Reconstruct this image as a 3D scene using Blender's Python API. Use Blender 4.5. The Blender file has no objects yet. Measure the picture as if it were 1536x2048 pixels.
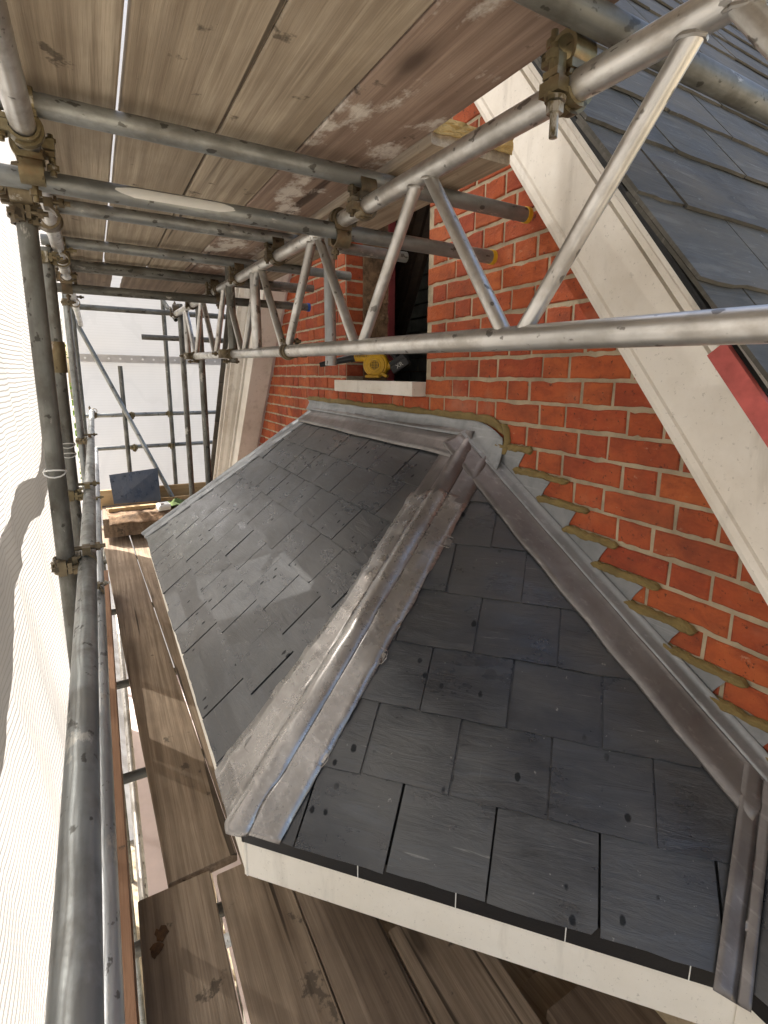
import bpy, bmesh, math, random
import numpy as np
from mathutils import Vector, Matrix
random.seed(11)
S = bpy.context.scene
COL = S.collection
rad = math.radians

# ------------------------------------------------------------------ camera
F_PX, CX, CY = 1043.78, 814.8, 962.9           # focal length and principal point, in pixels of a 1536 x 2048 frame
CAM = np.array([0.0, 1.2548, 0.0])
def _rot(w):
    w = np.array(w, float); th = np.linalg.norm(w); k = w/th
    K = np.array([[0, -k[2], k[1]], [k[2], 0, -k[0]], [-k[1], k[0], 0]])
    return np.eye(3) + math.sin(th)*K + (1-math.cos(th))*K @ K
RC = _rot((.1949, -.5294, -.0370)) @ np.array([[0, -1, 0], [0, 0, -1], [1, 0, 0]], float)
cam = bpy.data.objects.new('camera', bpy.data.cameras.new('camera')); COL.objects.link(cam)
m = Matrix.Identity(4)
for i in range(3):
    m[i][0] = RC[0][i]; m[i][1] = -RC[1][i]; m[i][2] = -RC[2][i]; m[i][3] = CAM[i]
cam.matrix_world = m
cam.data.sensor_fit = 'HORIZONTAL'; cam.data.sensor_width = 36
cam.data.lens = F_PX/1536*36
cam.data.shift_x = (768-CX)/1536; cam.data.shift_y = (CY-1024)/1536
cam.data.clip_start = .02; cam.data.clip_end = 400
S.camera = cam
def _ray(px, py): return RC.T @ np.array([(px-CX)/F_PX, (py-CY)/F_PX, 1.0])
def onX(px, py, X): v = _ray(px, py); return Vector(CAM + v*(X/v[0]))        # survey helpers: a sighted point on a known plane of the place
def onZ(px, py, Z): v = _ray(px, py); return Vector(CAM + v*(Z/v[2]))
def onY(px, py, Y): v = _ray(px, py); return Vector(CAM + v*((Y-CAM[1])/v[1]))

# ------------------------------------------------------------------ light
SUN_EL, SUN_AZ = rad(44), rad(36)      # azimuth of the sun's position measured from +X towards +Y
w = bpy.data.worlds.new('World'); S.world = w; w.use_nodes = True
nt = w.node_tree; nt.nodes.clear()
sky = nt.nodes.new('ShaderNodeTexSky'); sky.sky_type = 'NISHITA'; sky.sun_disc = False
sky.dust_density = 5.0; sky.ozone_density = .6; sky.air_density = 1.0; sky.sun_elevation = SUN_EL; sky.sun_rotation = math.pi/2 - SUN_AZ
bg = nt.nodes.new('ShaderNodeBackground'); bg.inputs[1].default_value = .15
out = nt.nodes.new('ShaderNodeOutputWorld')
nt.links.new(sky.outputs[0], bg.inputs[0]); nt.links.new(bg.outputs[0], out.inputs[0])
sl = bpy.data.lights.new('sun', 'SUN'); sl.energy = 5.0; sl.angle = rad(.5); sl.color = (1, .965, .91)
so = bpy.data.objects.new('sun', sl); COL.objects.link(so)
sd = Vector((math.cos(SUN_EL)*math.cos(SUN_AZ), math.cos(SUN_EL)*math.sin(SUN_AZ), math.sin(SUN_EL)))
so.rotation_euler = sd.to_track_quat('Z', 'Y').to_euler(); so.location = (0, 4, 6)
S.view_settings.view_transform = 'Standard'; S.view_settings.look = 'None'
S.view_settings.exposure = 1.7; S.view_settings.gamma = 1.0
S.cycles.max_bounces = 8; S.cycles.diffuse_bounces = 5; S.cycles.transparent_max_bounces = 8
S.cycles.use_denoising = True
S.cycles.sample_clamp_indirect = 6

# ------------------------------------------------------------------ material helpers
class NT:
    def __init__(s, name):
        s.m = bpy.data.materials.new(name); s.m.use_nodes = True; s.t = s.m.node_tree; s.t.nodes.clear()
        s.out = s.n('ShaderNodeOutputMaterial')
    def n(s, typ, **kw):
        nd = s.t.nodes.new(typ)
        for k, v in kw.items():
            if k[0] == 'i' and k[1:].isdigit(): s.set(nd.inputs[int(k[1:])], v)
            elif k.startswith('I_'): s.set(nd.inputs[k[2:].replace('_', ' ')], v)
            else: setattr(nd, k, v)
        return nd
    def set(s, sock, v):
        if isinstance(v, bpy.types.NodeSocket): s.t.links.new(v, sock)
        elif isinstance(v, bpy.types.Node): s.t.links.new(v.outputs[0], sock)
        else:
            if sock.type == 'RGBA' and isinstance(v, (tuple, list)) and len(v) == 3: v = (*v, 1)
            sock.default_value = v
    def coord(s, scale=(1, 1, 1), rnd=True, rot=(0, 0, 0)):
        tc = s.n('ShaderNodeTexCoord').outputs['Object']
        if rnd:
            oi = s.n('ShaderNodeObjectInfo'); mu = s.n('ShaderNodeMath', operation='MULTIPLY', i0=oi.outputs['Random'], i1=37.0)
            tc = s.n('ShaderNodeVectorMath', operation='ADD', i0=tc, i1=mu.outputs[0]).outputs[0]
        return s.n('ShaderNodeMapping', i0=tc, i2=rot, i3=scale).outputs[0]
    def world(s, scale=1.0):
        return s.n('ShaderNodeMapping', i0=s.n('ShaderNodeNewGeometry').outputs['Position'], i3=(scale,)*3).outputs[0]
    def rand(s): return s.n('ShaderNodeObjectInfo').outputs['Random']
    def noise(s, v, scale, detail=4, rough=.55, dist=0):
        return s.n('ShaderNodeTexNoise', I_Vector=v, I_Scale=scale, I_Detail=detail, I_Roughness=rough, I_Distortion=dist).outputs[0]
    def ramp(s, f, *stops):
        r = s.n('ShaderNodeValToRGB', i0=f); e = r.color_ramp.elements
        while len(e) < len(stops): e.new(.5)
        for k, (p, c) in enumerate(stops):
            e[k].position = p; e[k].color = (c, c, c, 1) if isinstance(c, (int, float)) else (*c, 1)
        return r.outputs[0]
    def mix(s, f, a, b, mode='MIX'):
        x = s.n('ShaderNodeMix', data_type='RGBA', blend_type=mode)
        s.set(x.inputs[0], f); s.set(x.inputs[6], a); s.set(x.inputs[7], b); return x.outputs[2]
    def math(s, op, a, b=0.0): return s.n('ShaderNodeMath', operation=op, i0=a, i1=b).outputs[0]
    def bump(s, h, strength=.3, dist=.01, normal=None):
        b = s.n('ShaderNodeBump', I_Strength=strength, I_Distance=dist, I_Height=h)
        if normal is not None: s.set(b.inputs['Normal'], normal)
        return b.outputs[0]
    def done(s, color, rough=.6, metal=0.0, normal=None, spec=.5):
        b = s.n('ShaderNodeBsdfPrincipled'); s.set(b.inputs['Base Color'], color); s.set(b.inputs['Roughness'], rough)
        s.set(b.inputs['Metallic'], metal); s.set(b.inputs['Specular IOR Level'], spec)
        if normal is not None: s.set(b.inputs['Normal'], normal)
        s.t.links.new(b.outputs[0], s.out.inputs[0]); return s.m

def wood(name, dark, mid, light, wear=.5, grime=(.05, .04, .03), plaster=0.0, grain_axis=0):
    t = NT(name)
    sc = [16, 16, 16]; sc[grain_axis] = .75
    v = t.coord(tuple(sc))
    warp = t.noise(v, .55, 3, .5)
    sv = [9, 9, 9]; sv[grain_axis] = .55
    v2 = t.coord(tuple(sv))
    wv = t.n('ShaderNodeTexWave', wave_type='BANDS', bands_direction='Y' if grain_axis == 0 else 'X', I_Vector=v2, I_Scale=.75, I_Distortion=7.0, I_Detail=3.0, I_Detail_Scale=.7, I_Detail_Roughness=.6).outputs['Fac']
    sm = [60, 60, 60]; sm[grain_axis] = 1.3
    med = t.noise(t.coord(tuple(sm)), 1.0, 4, .6, .3)
    sf = [230, 230, 230]; sf[grain_axis] = 5
    fib = t.noise(t.coord(tuple(sf)), 1.0, 3, .6)
    c = t.mix(t.math('MULTIPLY', t.ramp(wv, (.3, 0.0), (.85, 1.0)), .62), mid, dark)
    c = t.mix(t.math('MULTIPLY', wear, t.ramp(warp, (.35, 0.0), (.7, 1.0))), c, light)
    c = t.mix(t.ramp(med, (.34, .75), (.54, 0.0)), c, dark)
    dust = t.noise(t.world(2.3), 1.0, 5, .6)
    c = t.mix(t.ramp(dust, (.48, 0.0), (.7, .45)), c, light)
    c = t.mix(t.ramp(fib, (.3, .4), (.6, 0.0)), c, dark)
    big = t.noise(t.coord((1.5, 4, 4) if grain_axis == 0 else (4, 4, 1.5)), 1.6, 5, .6)
    c = t.mix(t.ramp(big, (.38, .45), (.6, 0.0)), c, dark)
    # knots
    sk = [7, 7, 7]; sk[grain_axis] = 2.6
    vo = t.n('ShaderNodeTexVoronoi', I_Vector=t.coord(tuple(sk)), I_Scale=.62, I_Randomness=1.0).outputs['Distance']
    c = t.mix(t.ramp(vo, (.05, .85), (.1, .35), (.17, 0.0)), c, tuple(x*.42 for x in dark))
    # thin splits along the grain and dark spots
    ss = [42, 42, 42]; ss[grain_axis] = .8
    split = t.noise(t.coord(tuple(ss)), .55, 2, .4, .4)
    c = t.mix(t.ramp(split, (.29, .85), (.32, 0.0)), c, tuple(x*.3 for x in dark))
    spot = t.noise(t.coord((9, 9, 9)), 1.0, 5, .65)
    c = t.mix(t.ramp(spot, (.645, 0.0), (.69, .7)), c, grime)
    if plaster:
        pl = t.noise(t.coord((3.2, 5, 5)), 1.0, 6, .68)
        c = t.mix(t.ramp(pl, (.53, 0.0), (.6, plaster)), c, (.62, .57, .5))
    h = t.math('ADD', t.math('MULTIPLY', wv, .5), fib)
    h = t.math('ADD', h, t.math('MULTIPLY', t.ramp(split, (.26, 0.0), (.31, 1.0)), 2.0))
    return t.done(c, .78, 0, t.bump(h, .35, .003), .25)

M = {}
M['wood_upper'] = wood('sawn_board_underside', (.215, .168, .118), (.43, .355, .258), (.56, .485, .375), .85, plaster=0)
M['wood_plaster'] = wood('plaster_splashed_board', (.175, .118, .088), (.31, .225, .17), (.42, .325, .255), .7, plaster=.9)
M['wood_deck'] = wood('trodden_deck_board', (.135, .095, .062), (.295, .22, .15), (.40, .31, .22), .8)
M['wood_dark'] = wood('dark_deck_board', (.1, .07, .047), (.215, .158, .108), (.3, .228, .162), .7)  # the deck timber in a darker tone
M['wood_red'] = wood('toe_board_timber', (.19, .10, .058), (.27, .15, .088), (.33, .2, .12), .5)
M['wood_new'] = wood('pale_batten', (.34, .22, .1), (.45, .31, .16), (.52, .38, .22), .4)

def tube_mat(name, c1, c2, metal, r0, r1, dirt, dirt_amt, rust=0.0):
    t = NT(name)
    st = t.noise(t.coord((60, 60, 2.2)), 1.0, 4, .6)
    bl = t.noise(t.coord((14, 14, 9)), 1.0, 5, .62)
    c = t.mix(t.ramp(st, (.3, 0.0), (.7, 1.0)), c1, c2)
    c = t.mix(t.ramp(bl, (.44, 0.0), (.6, dirt_amt)), c, dirt)
    lg = t.noise(t.coord((5, 5, 2.4)), 1.0, 4, .6)
    c = t.mix(t.ramp(lg, (.42, .55), (.58, 0.0)), c, tuple(x*.55 for x in c1))
    fl = t.noise(t.coord((40, 40, 26)), 1.0, 3, .5)
    c = t.mix(t.ramp(fl, (.64, 0.0), (.67, .8)), c, tuple(x*.35 for x in dirt))
    pt = t.noise(t.coord((9, 9, 4)), 1.0, 6, .7)
    c = t.mix(t.ramp(pt, (.62, 0.0), (.66, .65)), c, (.55, .53, .48))
    if rust:
        c = t.mix(t.ramp(t.noise(t.coord((10, 10, 5)), 1.3, 6, .7), (.55, 0.0), (.7, rust)), c, (.16, .075, .035))
    r = t.ramp(bl, (.3, r0), (.75, r1))
    return t.done(c, r, metal, t.bump(t.math('ADD', st, fl), .18, .002), .5)
M['galv'] = tube_mat('weathered_galvanised_tube', (.27, .285, .28), (.38, .4, .39), .55, .36, .62, (.15, .14, .12), .65)
M['galv_dark'] = tube_mat('dull_galvanised_tube', (.15, .15, .135), (.24, .24, .215), .45, .45, .7, (.09, .08, .06), .7)
M['galv_new'] = tube_mat('spangled_galvanised_tube', (.38, .4, .41), (.52, .54, .55), .6, .34, .55, (.3, .29, .27), .4)
M['alu'] = tube_mat('scuffed_aluminium', (.55, .54, .51), (.70, .69, .66), .82, .3, .52, (.36, .33, .29), .75)
M['steel'] = tube_mat('forged_coupler_steel', (.15, .12, .075), (.26, .21, .13), .6, .4, .65, (.07, .05, .03), .7, .6)
M['brass'] = tube_mat('gold_passivated_coupler', (.2, .165, .09), (.29, .245, .145), .7, .36, .55, (.13, .095, .05), .7, .5)

def make_brick():
    t = NT('red_facing_brick'); r = t.rand()
    c = t.ramp(r, (0, (.29, .051, .021)), (.2, (.33, .062, .022)), (.42, (.39, .088, .026)), (.62, (.31, .054, .021)), (.8, (.43, .112, .032)), (1, (.31, .058, .025)))
    n1 = t.noise(t.coord((14, 14, 26)), 1.0, 6, .68, .4)
    c = t.mix(t.ramp(n1, (.36, .5), (.56, 0.0)), c, (.16, .03, .016))
    n2 = t.noise(t.coord((7, 7, 12)), 1.0, 4, .6)
    c = t.mix(t.ramp(n2, (.5, 0.0), (.72, .4)), c, (.45, .13, .042))
    n3 = t.noise(t.coord((60, 60, 60)), 1.0, 3, .7)
    c = t.mix(t.ramp(n3, (.62, 0.0), (.69, .8)), c, (.05, .022, .015))
    n4 = t.noise(t.coord((22, 22, 34)), 1.0, 6, .75)
    c = t.mix(t.ramp(n4, (.64, 0.0), (.72, .5)), c, (.5, .36, .25))
    w_ = t.noise(t.world(3.2), 1.0, 5, .65)                                  # soot and lime drifting over many bricks
    c = t.mix(t.ramp(w_, (.34, .5), (.5, 0.0)), c, (.12, .035, .02)); c = t.mix(t.ramp(w_, (.56, 0.0), (.72, .25)), c, (.55, .33, .22))
    c = t.mix(.07, c, (.2, .14, .11))
    return t.done(c, .88, 0, t.bump(t.math('ADD', n3, n1), .7, .005), .2)
M['brick'] = make_brick()
def plain(name, c, rough=.6, metal=0, var=.25, scale=8, bump=.15, dark=None, spec=.4):
    t = NT(name); n = t.noise(t.coord((scale,)*3), 1.0, 6, .65)
    d = dark or tuple(x*(1-var*2) for x in c)
    col = t.mix(t.ramp(n, (.35, 1.0), (.62, 0.0)), c, d)
    f = t.noise(t.coord((scale*14,)*3), 1.0, 3, .6)
    return t.done(col, rough, metal, t.bump(t.math('ADD', n, f), bump, .004), spec)
M['mortar'] = plain('lime_mortar', (.41, .34, .235), .95, var=.2, scale=10, bump=.6)
M['pointing'] = plain('fresh_olive_pointing', (.20, .145, .052), .85, var=.14, scale=16, bump=.8)
M['rubble'] = plain('rough_broken_masonry', (.24, .15, .085), .95, var=.35, scale=14, bump=1)
M['torn_grain'] = plain('torn_board_grain', (.55, .38, .15), .9, var=.2, scale=22, bump=.9)  # splintered yellow grain at the broken end of the overhead board
def paint(name, c, stain, crack=True):
    t = NT(name)
    n = t.noise(t.coord((3, 3, 3), rnd=False), 1.0, 6, .65); f = t.noise(t.coord((45, 45, 45), rnd=False), 1.0, 5, .7)
    col = t.mix(t.ramp(n, (.42, 0.0), (.66, .75)), c, stain)
    dr = t.noise(t.coord((14, 14, 2.2), rnd=False), 1.0, 5, .65)
    col = t.mix(t.ramp(dr, (.55, 0.0), (.72, .55)), col, tuple(x*.72 for x in stain))
    col = t.mix(t.ramp(f, (.62, 0.0), (.72, .5)), col, tuple(x*.55 for x in stain))
    g = t.noise(t.coord((110, 110, 110), rnd=False), 1.0, 3, .7)
    col = t.mix(t.ramp(g, (.64, 0.0), (.7, .45)), col, tuple(x*.4 for x in stain))
    return t.done(col, .62, 0, t.bump(t.math('ADD', n, f), .2, .003), .35)
M['white_paint'] = paint('old_white_gloss', (.70, .665, .60), (.54, .49, .415))
M['cream_paint'] = paint('cream_fascia_paint', (.76, .73, .65), (.68, .64, .55))
M['pink_soffit'] = plain('pinkish_plain', (.55, .45, .42), .7, var=.06, scale=4)  # even pinkish tone for the verge soffit and lower lift boards
M['black_felt'] = plain('black_eaves_strip', (.011, .011, .012), .5, var=.1, scale=10)
M['red_timber'] = plain('red_primed_timber', (.48, .10, .085), .7, var=.2, scale=14)
M['dark_timber'] = wood('dark_brown_rafter', (.012, .008, .005), (.028, .017, .01), (.04, .025, .015), .5, grain_axis=0)  # near-black brown timber for rafters, loft lining and tree trunks
M['yellow_plastic'] = plain('yellow_tool_plastic', (.52, .30, .012), .42, var=.12, scale=30, bump=.05)
M['black_plastic'] = plain('black_tool_plastic', (.014, .014, .015), .4, var=.2, scale=20, bump=.05)
M['cap_yellow'] = plain('yellow_end_cap', (.62, .36, .02), .5, var=.1, scale=20)
M['cap_blue'] = plain('blue_end_cap', (.02, .09, .4), .5, var=.1)
M['white_plastic'] = plain('white_plastic', (.7, .7, .66), .5, var=.05)
M['cloth_green'] = plain('crumpled_green_cloth', (.12, .17, .045), .9, var=.3, scale=20, bump=.5)
M['leaf_brown'] = plain('dead_leaf_brown', (.11, .05, .016), .8, var=.3, scale=60)
M['cable_tie'] = plain('white_cable_tie', (.75, .75, .72), .5, var=.05)

def slate_mat(name, c1, c2, warm, spots=True, rough=.42, dust_sheen=.5, spec=.55):
    t = NT(name); r = t.rand()
    c = t.mix(t.ramp(r, (.0, 0.0), (.55, .35), (.8, .6), (1, 1.25)), c1, c2)
    n = t.noise(t.coord((5, 9, 9)), 1.0, 6, .65)
    c = t.mix(t.ramp(n, (.42, 0.0), (.72, .55)), c, warm)
    big = t.noise(t.world(2.1), 1.0, 4, .55)
    c = t.mix(t.ramp(big, (.47, 0.0), (.68, dust_sheen)), c, warm)  # pale dust, with a patchy sheen painted into the same colour
    rv = t.noise(t.coord((5, 30, 10), rot=(0, 0, .6)), 1.0, 6, .7, .8)       # riven ripples
    c = t.mix(t.ramp(rv, (.53, 0.0), (.67, .5)), c, tuple(min(1, x*1.7) for x in c2))
    c = t.mix(t.ramp(rv, (.3, .5), (.44, 0.0)), c, tuple(x*.5 for x in c1))
    sc = t.noise(t.coord((6, 120, 30), rot=(0, 0, .9)), 1.0, 2, .5, .2)      # scratches
    sc2 = t.noise(t.coord((90, 7, 30), rot=(0, 0, .35)), 1.0, 2, .5, .3)
    sm = t.math('MAXIMUM', t.ramp(sc, (.715, 0.0), (.76, .5)), t.ramp(sc2, (.75, 0.0), (.79, .45)))
    c = t.mix(t.math('MULTIPLY', sm, t.ramp(n, (.46, 0.0), (.6, 1.0))), c, (.24, .24, .225))
    sp = t.noise(t.coord((48, 48, 48)), 1.0, 3, .7)
    c = t.mix(t.ramp(sp, (.69, 0.0), (.73, .6)), c, (.26, .26, .24))
    rgh = t.ramp(n, (.3, rough-.08), (.7, rough+.2))
    if spots:                                                               # drops of water
        vo = t.n('ShaderNodeTexVoronoi', I_Vector=t.coord((11, 8, 8)), I_Scale=1.9, I_Randomness=1.0)
        d = t.math('ADD', vo.outputs['Distance'], t.math('MULTIPLY', t.noise(t.coord((34, 34, 34)), 1.0, 4, .7), .26))
        keep = t.math('MULTIPLY', t.ramp(vo.outputs['Color'], (.5, 0.0), (.52, 1.0)), t.ramp(big, (.36, 0.0), (.42, 1.0)))
        wet = t.math('MULTIPLY', t.ramp(d, (.245, 1.0), (.30, 0.0)), keep)
        c = t.mix(t.math('MULTIPLY', wet, .7), c, (.007, .008, .009))
        rgh = t.mix(wet, rgh, (.6, .6, .6))
        spec = t.math('MULTIPLY', spec, t.math('SUBTRACT', 1.0, t.math('MULTIPLY', wet, .85)))
    return t.done(c, rgh, 0, t.bump(t.math('ADD', rv, t.math('MULTIPLY', n, .8)), .55, .004), spec)
M['slate'] = slate_mat('new_blue_grey_slate', (.013, .016, .021), (.028, .033, .040), (.072, .072, .068), True, .28, .6, .75)
M['slate_old'] = slate_mat('grey_green_roof_slate', (.055, .052, .044), (.095, .089, .076), (.135, .123, .102), False, .66, .6, .12)
M['slate_edge'] = plain('slate_underlap', (.02, .021, .022), .8, var=.2, scale=30)
def lead_mat(name, c1, c2, c3, r0, r1):
    t = NT(name)
    n = t.noise(t.coord((4, 4, 4), rnd=False), 1.0, 6, .62, .4); k = t.noise(t.coord((22, 22, 22), rnd=False), 1.0, 5, .65)
    st = t.noise(t.coord((3, 70, 70), rnd=False, rot=(0, .5, .3)), 1.0, 3, .6)
    c = t.mix(t.ramp(n, (.35, 0.0), (.68, 1.0)), c1, c2)
    c = t.mix(t.ramp(k, (.52, 0.0), (.78, .45)), c, c3)
    c = t.mix(t.ramp(st, (.58, 0.0), (.72, .45)), c, tuple(min(1, x*1.45) for x in c2))
    return t.done(c, t.ramp(k, (.3, r0), (.7, r1)), .72, t.bump(t.math('ADD', n, t.math('MULTIPLY', k, .2)), .3, .006), .5)
M['lead'] = lead_mat('new_lead_sheet', (.25, .238, .228), (.40, .388, .375), (.17, .15, .135), .2, .38)
M['lead_dark'] = lead_mat('patinated_lead', (.135, .125, .122), (.22, .21, .205), (.1, .09, .09), .32, .52)
M['lead_pale'] = lead_mat('dull_pale_lead', (.2, .212, .22), (.29, .3, .31), (.15, .155, .165), .4, .6)

def net_mat(name, col, trans, pitch, dark, tl_frac=.55, wz=.26, wx=.12, amt=.62, mott=.35):
    t = NT(name)
    tc = t.n('ShaderNodeNewGeometry').outputs['Position']
    sx = t.n('ShaderNodeSeparateXYZ', i0=tc)
    wob = t.math('MULTIPLY', t.noise(t.world(6.0), 1.0, 2), .012)
    def line(s_, p, wd):
        a = t.math('FRACT', t.math('MULTIPLY', t.math('ADD', s_, wob), 1/p)); return t.ramp(a, (0, 1.0), (wd, 1.0), (wd+.12, 0.0), (1, 0.0))
    l = t.math('MAXIMUM', line(sx.outputs[2], pitch, wz), t.math('MULTIPLY', line(sx.outputs[0], pitch*.75, wx), .6))
    n = t.noise(t.world(1.4), 1.0, 4, .6)
    c = t.mix(t.math('MULTIPLY', l, amt), col, dark)
    c = t.mix(t.ramp(n, (.4, 0.0), (.66, mott)), c, tuple(x*.62 for x in col))
    d = t.n('ShaderNodeBsdfDiffuse', I_Color=c); tl = t.n('ShaderNodeBsdfTranslucent', I_Color=c)
    mx = t.n('ShaderNodeMixShader', i0=tl_frac, i1=d.outputs[0], i2=tl.outputs[0])
    tr = t.n('ShaderNodeBsdfTransparent')
    fac = t.math('MULTIPLY', t.math('SUBTRACT', 1.0, l), trans)
    m2 = t.n('ShaderNodeMixShader', i0=fac, i1=mx.outputs[0], i2=tr.outputs[0])
    t.t.links.new(m2.outputs[0], t.out.inputs[0]); return t.m
M['net'] = net_mat('white_debris_net', (.56, .555, .545), .06, .0135, (.05, .043, .036))
M['net_sun_patch'] = net_mat('sun_patch_net', (.55, .54, .52), .22, .0135, (.035, .03, .025))  # thinner length, added to throw a soft sun patch on the slates
M['hem'] = net_mat('net_hem_band', (.42, .405, .38), .0, .0135, (.2, .185, .165), .5, .2, .1, .35, .3)
M['sheet'] = net_mat('reinforced_white_sheeting', (.50, .505, .515), .0, .03, (.43, .435, .445), .17, .1, .1, .5, .15)
M['sheet_band'] = plain('grey_sheet_eyelet_band', (.52, .5, .48), .7, var=.1)
M['eyelet'] = plain('pale_eyelet', (.8, .8, .78), .5, var=.03)

# ------------------------------------------------------------------ mesh helpers
class MB:
    def __init__(s): s.v = []; s.f = []; s.mi = []
    def add(s, vs, fs, mi=0):
        o = len(s.v); s.v += [tuple(x) for x in vs]; s.f += [[i+o for i in f] for f in fs]; s.mi += [mi]*len(fs); return s
    def box(s, c, d, R=None, mi=0, jitter=0):
        vs = []
        for sx in (-1, 1):
            for sy in (-1, 1):
                for sz in (-1, 1):
                    p = Vector((sx*d[0]/2, sy*d[1]/2, sz*d[2]/2))
                    if jitter: p += Vector([random.uniform(-jitter, jitter) for _ in range(3)])
                    vs.append(Vector(c) + (R @ p if R else p))
        return s.add(vs, [[0, 1, 3, 2], [4, 6, 7, 5], [0, 4, 5, 1], [2, 3, 7, 6], [0, 2, 6, 4], [1, 5, 7, 3]], mi)
    def hexa(s, a, b, mi=0):        # two matching quads
        return s.add(list(a)+list(b), [[3, 2, 1, 0], [4, 5, 6, 7], [0, 1, 5, 4], [1, 2, 6, 5], [2, 3, 7, 6], [3, 0, 4, 7]], mi)
    def prism(s, poly, off, mi=0):  # polygon of Vectors extruded by a vector
        n = len(poly); off = Vector(off)
        vs = [Vector(p) for p in poly] + [Vector(p)+off for p in poly]
        fs = [list(range(n))[::-1], list(range(n, 2*n))] + [[i, (i+1) % n, n+(i+1) % n, n+i] for i in range(n)]
        return s.add(vs, fs, mi)
    def tube(s, a, b, r, n=16, r2=None, caps=True, hollow=0, mi=0):
        a = Vector(a); b = Vector(b); z = (b-a).normalized(); x = z.orthogonal().normalized(); y = z.cross(x); r2 = r2 or r
        vs = []; fs = []
        for p, rr in ((a, r), (b, r2)):
            for i in range(n):
                t = 2*math.pi*i/n; vs.append(p + (x*math.cos(t)+y*math.sin(t))*rr)
        fs = [[i, (i+1) % n, n+(i+1) % n, n+i] for i in range(n)]
        if hollow:
            for p, rr in ((a, r*hollow), (b, r2*hollow)):
                for i in range(n):
                    t = 2*math.pi*i/n; vs.append(p + (x*math.cos(t)+y*math.sin(t))*rr)
            fs += [[2*n+(i+1) % n, 2*n+i, 3*n+i, 3*n+(i+1) % n] for i in range(n)]
            fs += [[(i+1) % n, i, 2*n+i, 2*n+(i+1) % n] for i in range(n)]
            fs += [[n+i, n+(i+1) % n, 3*n+(i+1) % n, 3*n+i] for i in range(n)]
        elif caps: fs += [list(range(n))[::-1], list(range(n, 2*n))]
        return s.add(vs, fs, mi)
    def path(s, pts, r, n=8, mi=0):
        pts = [Vector(p) for p in pts]; vs = []; fs = []
        x = None
        for k, p in enumerate(pts):
            z = (pts[min(k+1, len(pts)-1)] - pts[max(k-1, 0)]).normalized()
            x = z.orthogonal().normalized() if x is None else (x - z*x.dot(z)).normalized()
            y = z.cross(x)
            for i in range(n):
                t = 2*math.pi*i/n; vs.append(p + (x*math.cos(t)+y*math.sin(t))*r)
        for k in range(len(pts)-1):
            for i in range(n): fs.append([k*n+i, k*n+(i+1) % n, (k+1)*n+(i+1) % n, (k+1)*n+i])
        fs += [list(range(n))[::-1], list(range((len(pts)-1)*n, len(pts)*n))]
        return s.add(vs, fs, mi)
    def arc_band(s, c, ax, u, r0, r1, wid, a0, a1, n=12, mi=0):   # part of a ring around axis ax
        c = Vector(c); ax = Vector(ax).normalized(); u = Vector(u).normalized(); w_ = ax.cross(u); vs = []; fs = []
        for k in range(n+1):
            t = rad(a0+(a1-a0)*k/n); d = u*math.cos(t)+w_*math.sin(t)
            vs += [c+d*r0-ax*wid/2, c+d*r1-ax*wid/2, c+d*r1+ax*wid/2, c+d*r0+ax*wid/2]
        for k in range(n):
            for j in range(4): fs.append([k*4+j, k*4+(j+1) % 4, (k+1)*4+(j+1) % 4, (k+1)*4+j])
        fs += [[3, 2, 1, 0], [n*4, n*4+1, n*4+2, n*4+3]]
        return s.add(vs, fs, mi)
    def sheet(s, P, mi=0):          # grid of points
        a = len(P); b = len(P[0]); vs = [p for r in P for p in r]
        return s.add(vs, [[i*b+j, i*b+j+1, (i+1)*b+j+1, (i+1)*b+j] for i in range(a-1) for j in range(b-1)], mi)
    def mesh(s, name, mats, smooth=False):
        me = bpy.data.meshes.new(name); me.from_pydata(s.v, [], s.f); me.update()
        for mm in (mats if isinstance(mats, (list, tuple)) else [mats]): me.materials.append(M[mm])
        if any(s.mi): me.polygons.foreach_set('material_index', s.mi)
        if smooth:
            me.polygons.foreach_set('use_smooth', [True]*len(me.polygons))
            if smooth != 'all':
                try: me.set_sharp_from_angle(angle=rad(40))
                except Exception: pass
        return me
    def obj(s, name, mats, parent=None, smooth=False, center=False):
        if center:
            c = sum((Vector(p) for p in s.v), Vector())/len(s.v); s.v = [tuple(Vector(p)-c) for p in s.v]
        o = link(name, s.mesh(name, mats, smooth), parent)
        if center: o.location = c
        return o
def link(name, data, parent=None):
    o = bpy.data.objects.new(name, data); COL.objects.link(o); o.parent = parent; return o
def tag(o, label=None, cat=None, group=None, kind=None):
    for k, v in (('label', label), ('category', cat), ('group', group), ('kind', kind)):
        if v: o[k] = v
    return o
def empty(name, loc=(0, 0, 0)):
    o = link(name, None); o.location = loc; o.empty_display_size = .1; return o
def solidify(o, th, off=-1):
    md = o.modifiers.new('s', 'SOLIDIFY'); md.thickness = th; md.offset = off; return o
def bevel(o, wd, seg=2):
    md = o.modifiers.new('b', 'BEVEL'); md.width = wd; md.segments = seg; md.limit_method = 'ANGLE'; return o
def vn(x, y=0, z=0, s=1.0):
    from mathutils import noise
    return noise.noise(Vector((x*s, y*s, z*s)))
def frame(o, x, y, z, loc):
    mt = Matrix.Identity(4)
    for i in range(3): mt[i][0] = x[i]; mt[i][1] = y[i]; mt[i][2] = z[i]; mt[i][3] = loc[i]
    o.matrix_local = mt

# ================================================================== ground and surroundings
ZG = -6.2
g = MB().sheet([[(-150, -150, ZG), (-150, 150, ZG)], [(150, -150, ZG), (150, 150, ZG)]]).obj('ground', 'mortar'); tag(g, kind='structure')

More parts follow.
